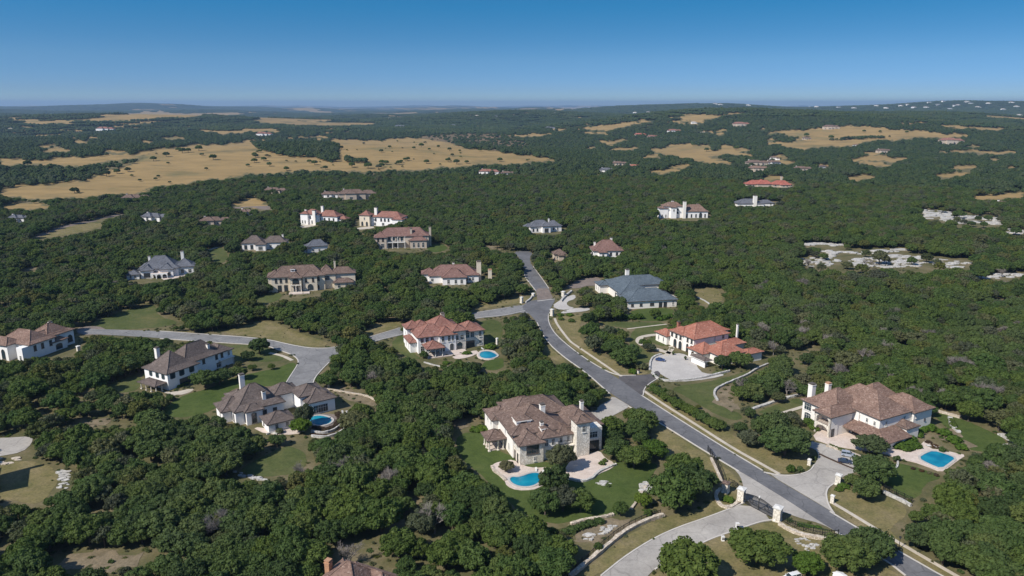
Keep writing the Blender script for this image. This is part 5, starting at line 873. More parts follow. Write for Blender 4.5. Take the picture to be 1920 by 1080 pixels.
# ------------------------------------------------------------------ foliage prototypes
def ico(sub):
    t = (1 + 5 ** .5) / 2; V = [(-1, t, 0), (1, t, 0), (-1, -t, 0), (1, -t, 0), (0, -1, t), (0, 1, t), (0, -1, -t), (0, 1, -t), (t, 0, -1), (t, 0, 1), (-t, 0, -1), (-t, 0, 1)]
    F = [(0, 11, 5), (0, 5, 1), (0, 1, 7), (0, 7, 10), (0, 10, 11), (1, 5, 9), (5, 11, 4), (11, 10, 2), (10, 7, 6), (7, 1, 8), (3, 9, 4), (3, 4, 2), (3, 2, 6), (3, 6, 8), (3, 8, 9), (4, 9, 5), (2, 4, 11), (6, 2, 10), (8, 6, 7), (9, 8, 1)]
    V = [Vector(v).normalized() for v in V]
    for _ in range(sub):
        c = {}; nf = []
        def mid(a, b):
            k = (min(a, b), max(a, b))
            if k not in c: c[k] = len(V); V.append(((V[a] + V[b]) / 2).normalized())
            return c[k]
        for a, b, d in F: x, y, z = mid(a, b), mid(b, d), mid(d, a); nf += [(a, x, z), (b, y, x), (d, z, y), (x, y, z)]
        F = nf
    return np.array([tuple(v) for v in V]), np.array(F)
I1 = ico(1); I0 = ico(0)
def crown_arrays(r, rs, n_clump, clump_r, leaves, leaf, asp=.62, base=.0, zc=.0, core=I1, coresc=.86, shell=.55, taper=1.0):
    """clumps of leaves spread over an uneven dome; returns verts, tri faces, quad faces"""
    V = []; T = []; Q = []; nv = 0
    cs = []
    for i in range(n_clump):
        for _ in range(30):
            u = rs.uniform(-.35, 1); a = rs.uniform(0, 2 * np.pi); q = np.sqrt(max(0, 1 - u * u)); rad = rs.uniform(shell, 1.0)
            p = np.array([q * np.cos(a), q * np.sin(a) * .95, u * asp / .62 * .62]) * rad * (r - clump_r * .7); p[2] = p[2] * 1.0
            if all(np.linalg.norm(p - c) > clump_r * .75 for c in cs): break
        cs.append(p)
    for p in cs:
        cr = clump_r * rs.uniform(.72, 1.2); sc = np.array([1, 1, .82]) * cr * coresc
        v = I = core[0] * sc * (1 + rs.normal(0, .09, (len(core[0]), 1))) + p; V.append(v); T.append(core[1] + nv); nv += len(v)
        if leaves:
            d = rs.normal(0, 1, (leaves, 3)); d[:, 2] = d[:, 2] + .35; d /= np.linalg.norm(d, axis=1)[:, None]
            c = p + d * np.array([1, 1, .85]) * cr * rs.uniform(.82, 1.12, (leaves, 1))
            nn = d + rs.normal(0, .45, (leaves, 3)); nn /= np.linalg.norm(nn, axis=1)[:, None]
            t = np.cross(nn, rs.normal(0, 1, (leaves, 3))); t /= np.linalg.norm(t, axis=1)[:, None] + 1e-9; b = np.cross(nn, t); s = leaf * rs.uniform(.6, 1.25, (leaves, 1))
            q = np.stack([c + t * s, c + b * s * .7, c - t * s, c - b * s * .7], 1).reshape(-1, 3); V.append(q); Q.append(np.arange(leaves * 4).reshape(-1, 4) + nv); nv += len(q)
    return np.concatenate(V), np.concatenate(T), (np.concatenate(Q) if Q else None)
def trunk_mesh(h, r, rs, rad):
    mb = MB(); top = Vector((rs.uniform(-.3, .3), rs.uniform(-.3, .3), h * .45)); mb.tube((0, 0, -.3), top, rad, rad * .75, 7)
    for i in range(6):
        a = i * 1.047 + rs.uniform(-.3, .3); e = top + Vector((math.cos(a) * r * .55, math.sin(a) * r * .55, h * .22)); mid_ = top.lerp(e, .5) + Vector((0, 0, h * .02)); mb.tube(top, mid_, rad * .6, rad * .42, 5); mb.tube(mid_, e, rad * .42, rad * .2, 5)
        e2 = mid_ + Vector((math.cos(a + .7) * r * .3, math.sin(a + .7) * r * .3, h * .2)); mb.tube(mid_, e2, rad * .35, rad * .15, 4)
    return mb
CROWN = []; TRUNK = []
UNIT = 5.0    # prototype crown radius, height 8
for i in range(9):
    rs = np.random.default_rng(100 + i); V, T, Q = crown_arrays(UNIT, rs, 82, .98, 62, .31, asp=.66, coresc=.70, shell=.5)
    k = rs.uniform(.86, 1.12); V[:, 0] *= k; V[:, 1] /= k; V[:, 2] += 4.3 * 1.0
    me = sub_mesh(V, [T, Q], 'crown', [M['leaf']]); CROWN.append(me)
    o = trunk_mesh(8, UNIT, rs, .32).build('trunk', M['bark']); TRUNK.append(o.data); bpy.data.objects.remove(o)
def proto(name, V, Fs, mats, mi=None):
    me = sub_mesh(V, Fs, name, mats, mi); o = bpy.data.objects.new(name, me); return o
protoN = bpy.data.collections.new('oak prototypes'); protoM = bpy.data.collections.new('far oak prototypes'); protoF = bpy.data.collections.new('grove prototypes')
for i, me in enumerate(CROWN):
    V = np.array([v.co[:] for v in me.vertices]) if False else None
    cv = np.empty(len(me.vertices) * 3, np.float32); me.vertices.foreach_get('co', cv); cv = cv.reshape(-1, 3)
    tv = np.empty(len(TRUNK[i].vertices) * 3, np.float32); TRUNK[i].vertices.foreach_get('co', tv); tv = tv.reshape(-1, 3)
    tri = [p.vertices[:] for p in me.polygons if len(p.vertices) == 3]; quad = [p.vertices[:] for p in me.polygons if len(p.vertices) == 4]; tq = [tuple(a + len(cv) for a in p.vertices) for p in TRUNK[i].polygons if len(p.vertices) == 4]
    mi = np.array([0] * len(tri) + [0] * len(quad) + [1] * len(tq)); protoN.objects.link(proto('oak_%d' % i, np.concatenate([cv, tv]), [np.array(tri), np.array(quad), np.array(tq)], [M['leaf'], M['bark']], mi))
for i, (lm, nc, nl) in enumerate((('leaf_dusty', 40, 34), ('leaf_dusty', 58, 44), ('leaf_olive', 66, 46), ('leaf_olive', 52, 46))):
    rs = np.random.default_rng(200 + i); V, T, Q = crown_arrays(UNIT, rs, nc, 1.0, nl, .34, asp=.66, coresc=.5 if i == 0 else .72); V[:, 2] += 4.3; tv = np.array([v.co[:] for v in TRUNK[i].vertices]); tq = np.array([tuple(a + len(V) for a in p.vertices) for p in TRUNK[i].polygons if len(p.vertices) == 4])
    protoN.objects.link(proto('mixed_%d' % i, np.concatenate([V, tv]), [T, Q, tq], [M[lm], M['bark']], np.array([0] * (len(T) + len(Q)) + [1] * len(tq))))
for i in range(5):
    rs = np.random.default_rng(300 + i); V, T, Q = crown_arrays(5.0, rs, 15, 1.9, 14, .6, asp=.66, core=I1, coresc=.86); V[:, 2] += 3.6; protoM.objects.link(proto('far_oak_%d' % i, V, [T, Q], [M['leaf_far']]))
for i in range(4):
    rs = np.random.default_rng(400 + i); Vs = []; Ts = []; nv = 0
    for k in range(44):
        x, y = rs.uniform(-33, 33, 2); r = rs.uniform(4.0, 6.5)
        for c in range(4):
            v = I1[0] * np.array([1, 1, .8]) * r * .58 * (1 + rs.normal(0, .13, (len(I1[0]), 1))) + np.array([x, y, 3.6]) + rs.normal(0, 1, 3) * np.array([1, 1, .45]) * r * .42; Vs.append(v); Ts.append(I1[1] + nv); nv += len(v)
    protoF.objects.link(proto('grove_%d' % i, np.concatenate(Vs), [np.concatenate(Ts)], [M['leaf_far']]))
# ------------------------------------------------------------------ what the photograph leaves clear of trees
HOUSEPX = [
 [(906,852),(906,812),(915,780),(955,750),(1012,737),(1050,752),(1090,762),(1116,790),(1138,798),(1142,862),(1120,892),(1085,900),(1050,885),(1030,905),(1000,918),(955,915),(922,885),(925,868),(945,862)],
 [(762,668),(760,625),(778,595),(808,586),(850,588),(908,612),(910,652),(940,658),(940,678),(900,680),(860,676),(830,680),(800,688)],
 [(415,790),(412,768),(425,738),(450,742),(450,708),(475,710),(490,708),(540,722),(620,732),(632,745),(630,768),(650,775),(652,800),(620,818),(590,822),(578,800),(560,795),(548,805),(520,805),(480,795)],
 [(250,728),(258,690),(300,652),(355,636),(400,642),(430,660),(436,690),(400,690),(365,702),(358,715),(325,735)], [(-5,674),(-5,628),(60,612),(110,602),(145,616),(158,655),(100,668),(60,670)],
 [(1245,645),(1245,610),(1275,596),(1330,593),(1372,612),(1372,630),(1402,630),(1430,656),(1400,664),(1370,668),(1345,690),(1325,698),(1300,690),(1288,670)], [(1118,548),(1118,518),(1170,500),(1205,503),(1237,520),(1237,535),(1270,555),(1270,578),(1185,578),(1175,566),(1150,566),(1125,562)],
 [(1502,805),(1502,745),(1520,706),(1545,708),(1570,710),(1620,706),(1660,710),(1690,733),(1748,758),(1748,808),(1725,822),(1690,836),(1640,838),(1560,835)], [(511,548),(511,513),(550,490),(620,490),(670,512),(668,532),(650,535),(610,545),(590,555),(545,562),(528,552)],
 [(710,468),(708,438),(735,422),(775,422),(810,428),(810,462),(790,470),(765,474)], [(236,525),(238,508),(255,496),(275,476),(325,463),(362,490),(364,508),(330,515),(300,527),(285,530)], [(560,422),(560,388),(585,383),(622,388),(648,405),(642,412),(600,414),(580,420)],
 [(666,425),(666,398),(690,386),(730,390),(754,408),(752,415),(700,425)], [(800,528),(801,508),(840,495),(875,500),(888,490),(927,506),(924,522),(890,528),(870,542),(830,535)], [(1236,410),(1241,385),(1270,374),(1300,374),(1332,395),(1332,408),(1300,414)],
 [(993,436),(993,415),(1030,403),(1064,415),(1060,432),(1035,442)], [(1108,480),(1108,458),(1130,448),(1155,453),(1168,468),(1150,480)], [(1031,489),(1031,466),(1050,466),(1059,488)], [(450,470),(450,448),(480,436),(510,436),(530,452),(515,466),(490,472)],
 [(570,476),(580,460),(600,450),(618,460),(600,472)], [(606,1090),(608,1046),(650,1040),(700,1046),(724,1062),(724,1090)], [(-10,940),(-10,900),(20,905),(22,940)], [(1396,347),(1396,340),(1440,333),(1489,344),(1487,351),(1450,350)], [(1378,384),(1382,376),(1410,368),(1440,376),(1470,380),(1440,386)]]
OPEN = [(700,744),(712,760)], 
MISC = [[(1212,900),(1240,905),(1236,930),(1200,935)], [(1504,455),(1582,457),(1582,463),(1505,462)], [(1700,870),(1680,830),(1700,800),(1730,785),(1765,800),(1800,830),(1800,870)],
 [(106,878),(134,882),(130,918),(106,924)], [(1440,675),(1400,690),(1385,705),(1440,690)], [(434,880),(502,896),(500,906),(438,894)], [(1330,845),(1350,860),(1385,940),(1350,960),(1335,930)], [(1052,548),(1080,545),(1080,560),(1052,562)], [(972,555),(1000,545),(1006,566),(976,572)], [(1028,574),(1042,574),(1042,596),(1028,596)]]
for (px, py, s, rf, wm, lab, rot) in FAR: w_ = 17 * s * 1371 / max(700, math.hypot(*G(px, py))); MISC.append([(px + w_ * .1, py - 2), (px + w_ * .1, py - w_ * .3), (px + w_ * 1.6, py - w_ * .3), (px + w_ * 1.6, py - 3)])
LANES = []
SX = 0.5
gx, gy = np.meshgrid(np.arange(-120, 2040, 2), np.arange(180, 1130, 2)); mask = np.zeros(gx.shape, bool)
WESTSEEN = [[(140,614),(302,620),(400,627),(495,634),(550,647),(590,653),(632,651),(617,680),(603,694),(589,710),(586,728),(560,732),(532,726),(542,708),(558,684),(560,674),(548,664),(520,655),(500,648),(400,642),(330,638),(300,635),(144,627)], [(690,633),(750,615),(750,629),(704,641)], [(884,586),(947,576),(985,571),(1010,575),(1010,600),(985,584),(945,594),(892,598)]]
for p in [v for k_, v in ROADS.items() if k_ != 'west'] + WESTSEEN + [v[1] for v in DRIVES.values()] + [v[1] for v in LAWNS.values()] + list(DIRTS.values()) + MISC + CLEARPX: mask |= inpoly(gx, gy, p)
wx_, wy_ = warp(gx.astype(float), gy.astype(float))
for p in FIELDS: mask |= inpoly(wx_, wy_, p)
hdist = np.zeros(gx.shape)
for p in HOUSEPX:
    by = max(b for a, b in p); bx = sum(a for a, b in p) / len(p); m_ = inpoly(gx, gy, p); dd_ = math.hypot(*G(bx, min(by, 1079) - 2)) * 1.03 + 20; hdist[m_] = np.maximum(hdist[m_], dd_)
def behind(px, py, d):
    i = np.clip(((np.asarray(px) + 120) / 2).astype(int), 0, mask.shape[1] - 1); j = np.clip(((np.asarray(py) - 180) / 2).astype(int), 0, mask.shape[0] - 1)
    return hdist[j, i] > d
for p in ISLANDS: mask &= ~inpoly(gx, gy, p)
lmask = np.zeros(gx.shape, bool)
for p in ([(1495,484),(1560,476),(1600,484),(1680,474),(1830,486),(1825,506),(1740,506),(1600,508),(1500,502)], [(1716,392),(1770,394),(1880,408),(1880,426),(1800,424),(1735,412)], [(1535,468),(1705,462),(1705,472),(1640,478),(1540,480)], [(1815,518),(1925,508),(1925,520),(1860,526)], [(1880,428),(1925,430),(1925,442),(1885,440)], [(1330,748),(1372,742),(1372,760),(1340,766)]): lmask |= inpoly(gx, gy, p)
def ledge(px, py):
    i = np.clip(((np.asarray(px) + 120) / 2).astype(int), 0, mask.shape[1] - 1); j = np.clip(((np.asarray(py) - 180) / 2).astype(int), 0, mask.shape[0] - 1)
    return lmask[j, i]
def clear(px, py):
    i = np.clip(((np.asarray(px) + 120) / 2).astype(int), 0, mask.shape[1] - 1); j = np.clip(((np.asarray(py) - 180) / 2).astype(int), 0, mask.shape[0] - 1)
    return mask[j, i]
def hits(x, y, z, r, h):
    bad = np.zeros(x.shape, bool); dist = np.hypot(x, y)
    for dx, dz_ in ((0, 0), (0, .5), (0, .92), (.75, .5), (-.75, .5), (.5, .8), (-.5, .8), (.55, .25), (-.55, .25)):
        px, py = proj(x + dx * r, y, z + dz_ * h); bad |= clear(px, py) | behind(px, py, dist)
    px, py = proj(x, y - r * .7, z + .15 * h); bad |= clear(px, py); return bad
def infoot(x, y, m=2.0):
    bad = np.zeros(x.shape, bool)
    for ox, oy, rot, ws in FOOT:
        c, s = math.cos(R(rot)), math.sin(R(rot)); lx = (x - ox) * c + (y - oy) * s; ly = -(x - ox) * s + (y - oy) * c
        for x0, x1, y0, y1 in ws: bad |= (lx > x0 - m) & (lx < x1 + m) & (ly > y0 - m) & (ly < y1 + m)
    return bad
def jitter_grid(d0, d1, sp, rs, margin=300):
    bx = d1 * .86; nx = int(2 * bx / sp); ny = int(d1 / sp); X, Y = np.meshgrid(np.arange(nx) * sp - bx, np.arange(ny) * sp + 100); X = X + (np.arange(ny) % 2)[:, None] * sp * .5
    x = (X + rs.uniform(-.42, .42, X.shape) * sp).ravel(); y = (Y + rs.uniform(-.42, .42, Y.shape) * sp).ravel(); d = np.hypot(x, y); k = (d >= d0) & (d < d1); x, y = x[k], y[k]; z = height(x, y)
    px, py = proj(x, y, z + 4); k = (px > -margin) & (px < 1920 + margin) & (py < 1080 + margin * 1.6); return x[k], y[k], z[k]
rs = np.random.default_rng(5)
# the close woods: crown sizes shrink to fit beside lawns, roads and houses
x, y, z = jitter_grid(100, 1200, 5.7, rs); r = rs.uniform(3.2, 5.6, x.shape); h = r * rs.uniform(1.3, 1.75, x.shape)
gap = rs.uniform(0, 1, x.shape) < np.where(np.sin(x * .021 + 2) * np.sin(y * .017) + .5 * np.sin(x * .05 + y * .04) > .55, np.where(y < 330, .2, .38), .06) + .10 * (np.sin(x * .11 + y * .05) * np.sin(y * .09 - x * .03) > .5)
ok = ~gap & ~infoot(x, y)
lp, lq = proj(x, y, z); lp2, lq2 = proj(x, y, z + h * .9); lp3, lq3 = proj(x, y, z + h * .45); ok &= ~((ledge(lp, lq) | ledge(lp2, lq2) | ledge(lp3, lq3)) & (rs.uniform(0, 1, x.shape) < .95))
big = rs.uniform(0, 1, x.shape) < .12; r = np.where(big, r * 1.3, r); h = np.where(big, h * 1.25, h)
b0 = hits(x, y, z, r, h); b1 = hits(x, y, z, r * .6, h * .6); b2 = hits(x, y, z, r * .36, h * .36)
sc = np.where(~b0, 1.0, np.where(~b1, .6, np.where(~b2, .36, 0.0))); ok &= sc > 0; ok &= ~((sc < .5) & (rs.uniform(0, 1, x.shape) < .35))
x, y, z, r, h = x[ok], y[ok], z[ok], (r * sc)[ok], (h * sc)[ok]
# ------------------------------------------------------------------ single oaks placed by hand
def place_tree(wx, wy, wz, r, h, label, group=None, i=None, name='live_oak', mat_=None, cat='tree'):
    i = random.randrange(len(CROWN)) if i is None else i; t = empty(name, (wx, wy, wz), random.uniform(0, 6.28), label, cat, group); s = r / UNIT; sz = h / 7.6
    for nm, me in (('trunk', TRUNK[i]), ('crown', CROWN[i])):
        o = bpy.data.objects.new(nm, me); C.objects.link(o); o.parent = t; o.scale = (s, s, sz)
        if mat_ and nm == 'crown': o.material_slots[0].link = 'OBJECT'; o.material_slots[0].material = M[mat_]
    return t
SOLO = [  # px, py of the foot, radius, height, label, material
 (1258,948,8.6,10.5,'left half of the huge rounded oak at the right edge of the big lawn',None),(1300,928,8.0,10,'right half of the huge rounded oak, touching the gate fence',None),(1280,905,7.0,9.5,'rear dome of the huge rounded oak above the gate verge',None),
 (1158,862,5.6,7,'dark oak standing right against the patio of the nearest house',None),(1188,876,6.2,7.5,'middle oak of the row right of the nearest patio',None),(1226,858,5.4,6,'light green oak ending the row right of the nearest patio','leaf_shrub'),(1205,806,6.4,8,'single dark oak between the pale driveway and the main road',None),(1182,790,3.6,5,'small oak by the garden rock near the pale driveway',None),
 (1052,884,5.2,9.5,'grey feathery tree in front of the nearest house','leaf_dusty'),(1038,925,5.4,9,'oak right behind the kidney pool, nearest the water',None),(1055,958,5.2,8,'sparse dusty oak below the kidney pool','leaf_dusty'),(1088,960,4.8,7,'dark oak standing on the big lawn below the patio',None),(1022,965,5.0,8,'oak at the lower left tip of the big lawn',None),
 (950,884,3.0,3.6,'small spreading tree in the terrace planter left of the kidney pool','leaf_dusty'),(1163,968,2.6,4.6,'small dark tree alone at the bottom of the big lawn',None),(1205,950,3.0,4.4,'bright green bush-like tree beside the white boulders','leaf_shrub'),(1417,1056,8.2,9.5,'large round oak alone below the gate road',None),
 (1585,1066,7.2,9,'left of the two oaks beside the road at bottom right',None),(1628,1052,7.0,9,'right of the two oaks beside the road at bottom right',None),(1290,1095,9.0,10.5,'big oak cut by the bottom edge inside the gate road bend',None),(1512,1075,4.4,6,'smaller bright oak above the white car at the bottom edge','leaf_shrub'),
 (1470,856,8.2,10.5,'big round oak left of the villa driveway',None),(1492,842,5.5,8,'rear dome of the big oak beside the villa driveway',None),(1402,836,4.4,6,'grey shrubby oak left of the big driveway oak','leaf_dusty'),(1630,850,5.9,6.5,'oak growing in front of the white villa terrace',None),(1634,905,7.2,9.5,'large oak standing between the villa drive and pool lawn',None),(1622,936,5.0,6.5,'lower oak attached to the large pool-lawn oak',None),
 (1104,636,5.6,8,'first oak of the roadside clump right of the main road',None),(1128,652,6.2,8.5,'second oak of the roadside clump right of the main road',None),(1150,668,6.6,8.5,'third oak of the roadside clump right of the main road',None),(1168,688,6.4,8.5,'nearest oak of the roadside clump, beside the driveway shrubs',None),(1182,672,4.8,7,'rearmost oak of the roadside clump, facing the loop drive',None),(1104,612,4.6,8,'tall narrow oak at the far tip of the roadside clump',None),
 (1104,574,5.2,7.5,'left oak in front of the slate roof',None),(1130,574,6.2,8,'middle oak in front of the slate roof',None),(1158,578,5.6,7.5,'right oak in front of the slate roof',None),(1228,598,3.8,6,'round dark tree on the lawn below the slate house',None),(1388,690,5.8,8,'dark round oak in front of the orange garage wing',None),(1354,692,4.4,6.5,'lighter oak left of the dark one before the orange garage wing',None),
 (487,664,5.8,8,'oak with flat top standing by the left arm of the turning circle',None),(466,676,3.6,5,'bushy tree tucked below the flat-topped turning circle oak',None),(385,728,6.2,8,'left of the two oaks covering the long umber house wall',None),(412,722,5.2,7,'right of the two oaks covering the long umber house wall',None),(446,712,4.4,6,'light green oak beside the left lawn',None),(572,800,4.0,9,'tall olive-brown tree between the umber house and its round pool','leaf_dusty'),(565,812,4.4,5.5,'bright green tree below the tall olive-brown one','leaf_shrub'),
 (1515,800,2.4,3.4,'clipped round bush against the white villa wall','leaf_shrub'),(795,672,2.6,3.6,'round garden tree at the left porch of the pink villa',None),(790,1000,5,7,'oak in the bottom centre woods with brown twigs','leaf_dusty'),(665,812,6.2,8.5,'grey-barked dusty tree right of the round pool','leaf_dusty'),(1165,640,4,6,'oak between the roadside clump and the loop drive',None)]
SH = []
for (px, py, r_, h_, lab, mt) in SOLO: wx, wy = G(px, py); place_tree(wx, wy, 0, r_, h_, lab, mat_=mt); SH.append((wx, wy, r_))
FIELD_TREES = [(400,300,8,9),(312,294,7,8),(288,302,6.5,7),(342,287,8,8),(373,283,9,9),(353,286,7,7),(477,305,6,6),(495,302,6,6),(505,312,5.5,5.5),(465,313,4,4),(537,320,5.5,5.5),(387,319,3.5,3.5),(292,338,3.5,3.5),(52,312,8,7),(790,276,7,7),(776,280,5,5),(748,309,6,6),(716,308,6,5),(724,309,6,5),(856,308,7,5),(840,304,6,6),(580,306,5,5),(590,309,6,6),(667,262,8,8),(690,262,7,7),(745,266,4,5),(822,277,5,6),(843,283,6,6),(862,285,4,4),(805,282,4,5),(715,286,5,5),(660,314,7,6),(690,316,8,6),(760,302,5,5),(765,301,5,5),(875,307,5,4),(610,318,5,4),(1000,288,6,6),(1020,292,6,6),(950,262,8,8),(905,270,8,8),(930,272,7,7),(455,352,7,7),(900,284,5,5),(640,280,6,6),(1620,248,6,6),(1650,249,6,6),(1512,257,9,8),(1558,261,9,8),(1700,250,6,6),(1380,282,9,8),(1300,274,7,7),(1325,284,8,8),(1040,296,7,6),(220,326,6,5),(200,331,7,6)]
for (px, py, r_, h_) in FIELD_TREES:
    wx, wy = G(px, py); place_tree(wx, wy, float(height(wx, wy)), r_ * .95, r_ * 1.35, 'lone dark oak dotted on the open golden pasture, one of many', 'lone oaks on the golden pastures')
PAST = []; frs = random.Random(31); ft = 0
while ft < 60:
    a, b = frs.uniform(0, 1030), frs.uniform(256, 366)
    if not bool(inpoly(np.array([a]), np.array([b]), FIELDS[0])[0]) or (a < 450 and frs.random() < .72): continue
    if bool(np.any([inpoly(np.array([a]), np.array([b]), p)[0] for p in ISLANDS])): continue
    wx, wy = G(a, b); q_ = frs.choice([2.0, 2.6, 3.2, 4.5, 6]); ft += 1; PAST.append((wx, wy, float(height(wx, wy)), q_))
# ------------------------------------------------------------------ shrubs and hedges
rs2 = np.random.default_rng(77); SHRUB = []
for i in range(4): V, T, Q = crown_arrays(1.0, rs2, 14, .42, 34, .14, asp=.6, core=I0, shell=.35); V[:, 2] = np.maximum(V[:, 2] + .45, 0); SHRUB.append((V, T, Q))
SHM = {}
def shrub(px, py, r, h, lab, mt='leaf_shrub', grp=None, name='shrub'):
    i = random.randrange(4)
    if (i, mt) not in SHM: SHM[(i, mt)] = sub_mesh(SHRUB[i][0], [SHRUB[i][1], SHRUB[i][2]], 'shrub', [M[mt]])
    wx, wy = G(px, py); o = bpy.data.objects.new(name, SHM[(i, mt)]); C.objects.link(o); o.location = (wx, wy, 0); o.scale = (r, r * .9, h / 1.3); o.rotation_euler = (0, 0, random.uniform(0, 6)); return tag(o, lab, 'shrub', grp)
for px, py, r_, h_, lab, mt in [(1365,940,2.3,1.8,'clipped oval shrub inside the stone planter left of the gate','leaf_shrub'),(1337,906,2.2,3,'round green shrub on the verge beside the huge oak','leaf_shrub'),(1582,914,2.2,1.5,'clipped hedge at the foot of the villa driveway pillar','leaf_shrub'),(1574,920,1.8,1.3,'lower end of the clipped hedge by the villa driveway','leaf_shrub'),
 (1482,884,1.9,3,'left of two clipped shrubs at the villa entrance','leaf_shrub'),(1500,884,1.3,2.2,'right of two clipped shrubs at the villa entrance','leaf'),(1526,861,1.3,1.4,'round dark shrub on the brown island of the villa drive','leaf'),(1525,806,2.3,2.6,'rounded bright shrub at the left corner of the white villa','leaf_shrub'),
 (903,808,3.6,2.4,'wide bright green shrub left of the nearest house','leaf_shrub'),(892,808,2.6,2.0,'smaller bright shrub at the far left of the nearest house','leaf_shrub'),(920,654,3.8,3.0,'broad bright shrub at the right wall of the pink villa','leaf_shrub'),(875,664,2.8,1.6,'low shrub under the pink villa arches','leaf_shrub'),(836,682,2.4,1.4,'low shrub before the pink villa porch','leaf_shrub'),
 (1224,728,2.0,2.4,'round shrub at the corner of the dark driveway','leaf_shrub'),(1186,700,2.6,2.4,'low green shrub left of the dark driveway','leaf_shrub'),(1207,692,2.8,3,'shrub between the dark driveway and the court','leaf_dusty'),(1192,690,3.0,3,'dusty round shrub left of the motor court wall','leaf_dusty'),(1180,686,2.0,3,'small upright bush left of the motor court','leaf'),
 (1240,712,1.8,1.4,'flower bed shrub on the driveway island','leaf_dusty'),(1228,706,1.6,1.2,'second shrub of the driveway island','leaf'),(1090,848,1.2,2.2,'small shrub at the foot of the stone tower','leaf'),(1025,884,1.5,1.8,'small dark shrub against the stone wall of the nearest house','leaf'),(1128,872,1.4,1.8,'dark shrub on the right patio','leaf'),(1134,866,1.1,1.4,'small dark shrub near the patio wall','leaf'),
 (1052,600,2.0,2.4,'small tree-like shrub on the verge by the white pillar','leaf'),(1072,604,2.2,2.4,'dark shrub beside the pale garden stone on the verge','leaf'),(1050,592,2.6,1.6,'low hedge by the white corner pillar','leaf_shrub'),(1068,592,3.0,1.6,'right part of the low hedge by the corner pillar','leaf_shrub'),
 (1712,880,1.0,.9,'low reddish plant at the near edge of the diamond pool','leaf_rust'),(1728,884,1.0,.9,'second low plant along the villa pool edge','leaf_rust'),(1742,888,1.0,.9,'third low plant along the villa pool edge','leaf_dusty'),(1756,892,1.1,.9,'nearest low plant at the villa pool corner','leaf_rust'),(1752,838,1.8,1.2,'rusty planting bed behind the villa pool','leaf_rust'),(1766,848,1.3,2.6,'upright dark shrub at the back of the villa pool','leaf'),(1740,830,1.6,1.0,'low red shrubs at the back corner of the villa pool','leaf_rust'),
 (525,812,1.8,2.4,'palm-like plant in the bed below the umber house','leaf_dusty'),(1140,912,1.0,1.2,'small bush at the patio end','leaf'),(1680,838,1.6,1.4,'yellow-green flowering shrub left of the garage wall of the white villa','leaf_shrub')]: shrub(px, py, r_, h_, lab, mt)
def hedge(pxs, r, h, lab, mt, grp=None, step=1.6):
    p = GP(pxs); d = []; 
    for a, b_ in zip(p[:-1], p[1:]):
        L = math.hypot(b_[0] - a[0], b_[1] - a[1]); k = max(1, int(L / (r * 1.1)))
        for i in range(k): d.append((a[0] + (b_[0] - a[0]) * i / k, a[1] + (b_[1] - a[1]) * i / k))
    d.append(p[-1]); cx, cy = d[0]; Vs = []; Ts = []; Qs = []; nv = 0
    for j, (qx, qy) in enumerate(d):
        V, T, Q = SHRUB[j % 4]; a = random.uniform(0, 6); rr_ = r * random.uniform(.85, 1.2); c, s = math.cos(a), math.sin(a)
        v = np.stack([(V[:, 0] * c - V[:, 1] * s) * rr_ + qx - cx, (V[:, 0] * s + V[:, 1] * c) * rr_ + qy - cy, V[:, 2] * h / 1.3 * random.uniform(.85, 1.15)], -1); Vs.append(v); Ts.append(T + nv); Qs.append(Q + nv); nv += len(v)
    me = sub_mesh(np.concatenate(Vs), [np.concatenate(Ts), np.concatenate(Qs)], 'hedge', [M[mt]]); o = bpy.data.objects.new('hedge', me); C.objects.link(o); o.location = (cx, cy, 0); return tag(o, lab, 'hedge', grp)
hedge([(1048,755),(1070,757),(1090,756),(1112,754)], 2.6, 2.8, 'bright green hedge directly behind the nearest house roof', 'leaf_shrub'); hedge([(1126,594),(1160,598),(1198,598)], 3.2, 3.2, 'long light green hedge on the slate house lawn', 'leaf_shrub'); hedge([(1236,600),(1256,596)], 2.6, 2.6, 'short light green hedge right of the slate house lawn', 'leaf_shrub')
hedge([(1688,840),(1705,828),(1712,815),(1722,805)], 3.4, 2.8, 'bright hedge from the garage wall to the pool of the white villa', 'leaf_shrub'); hedge([(1712,808),(1745,806),(1770,815),(1790,828),(1802,842)], 2.8, 2.4, 'curving green hedge above the diamond pool', 'leaf_shrub'); hedge([(1700,845),(1715,838)], 2.4, 2.0, 'low end of the bright hedge beside the villa pool walk', 'leaf_shrub')
hedge([(1062,1000),(1085,992),(1108,985),(1124,980)], 1.8, 1.8, 'long dark green hedge in the lower garden of the nearest house', 'leaf'); hedge([(1370,690),(1360,694)], 1.4, 1.0, 'small shrubs at the end of the white court wall', 'leaf'); hedge([(590,802),(612,806),(630,798),(638,786),(634,776)], 1.5, .9, 'red-brown planting between the curved walls of the round pool', 'leaf_rust')
hedge([(586,815),(612,818),(634,812),(649,798),(650,780)], .9, .8, 'dark red strip of plants under the outer curved pool wall', 'leaf_rust'); hedge([(1556,836),(1580,846),(1605,858)], 1.0, 1.0, 'row of low plants along the villa terrace bed', 'leaf'); hedge([(335,726),(355,716)], 1.2, 1.2, 'clipped hedge below the long umber house', 'leaf_shrub')
hedge([(1783,790),(1788,802),(1796,808)], 1.4, 1.5, 'dark hedge along the white rock wall on the villa lawn', 'leaf'); hedge([(1500,985),(1515,987),(1535,989)], 1.0, .5, 'low green planting inside the iron fence right of the gate', 'leaf_shrub')
ROW = [(1228,738),(1240,744),(1250,752),(1262,758),(1272,768),(1284,772),(1296,780),(1308,788),(1320,794),(1334,802),(1346,806)]
for px, py in ROW: wx, wy = G(px, py); place_tree(wx, wy, 0, random.uniform(2.4, 3.4), random.uniform(3.0, 4.4), 'one of the small oaks planted in a row right of the main road', 'small oaks in the roadside row', name='live_oak')
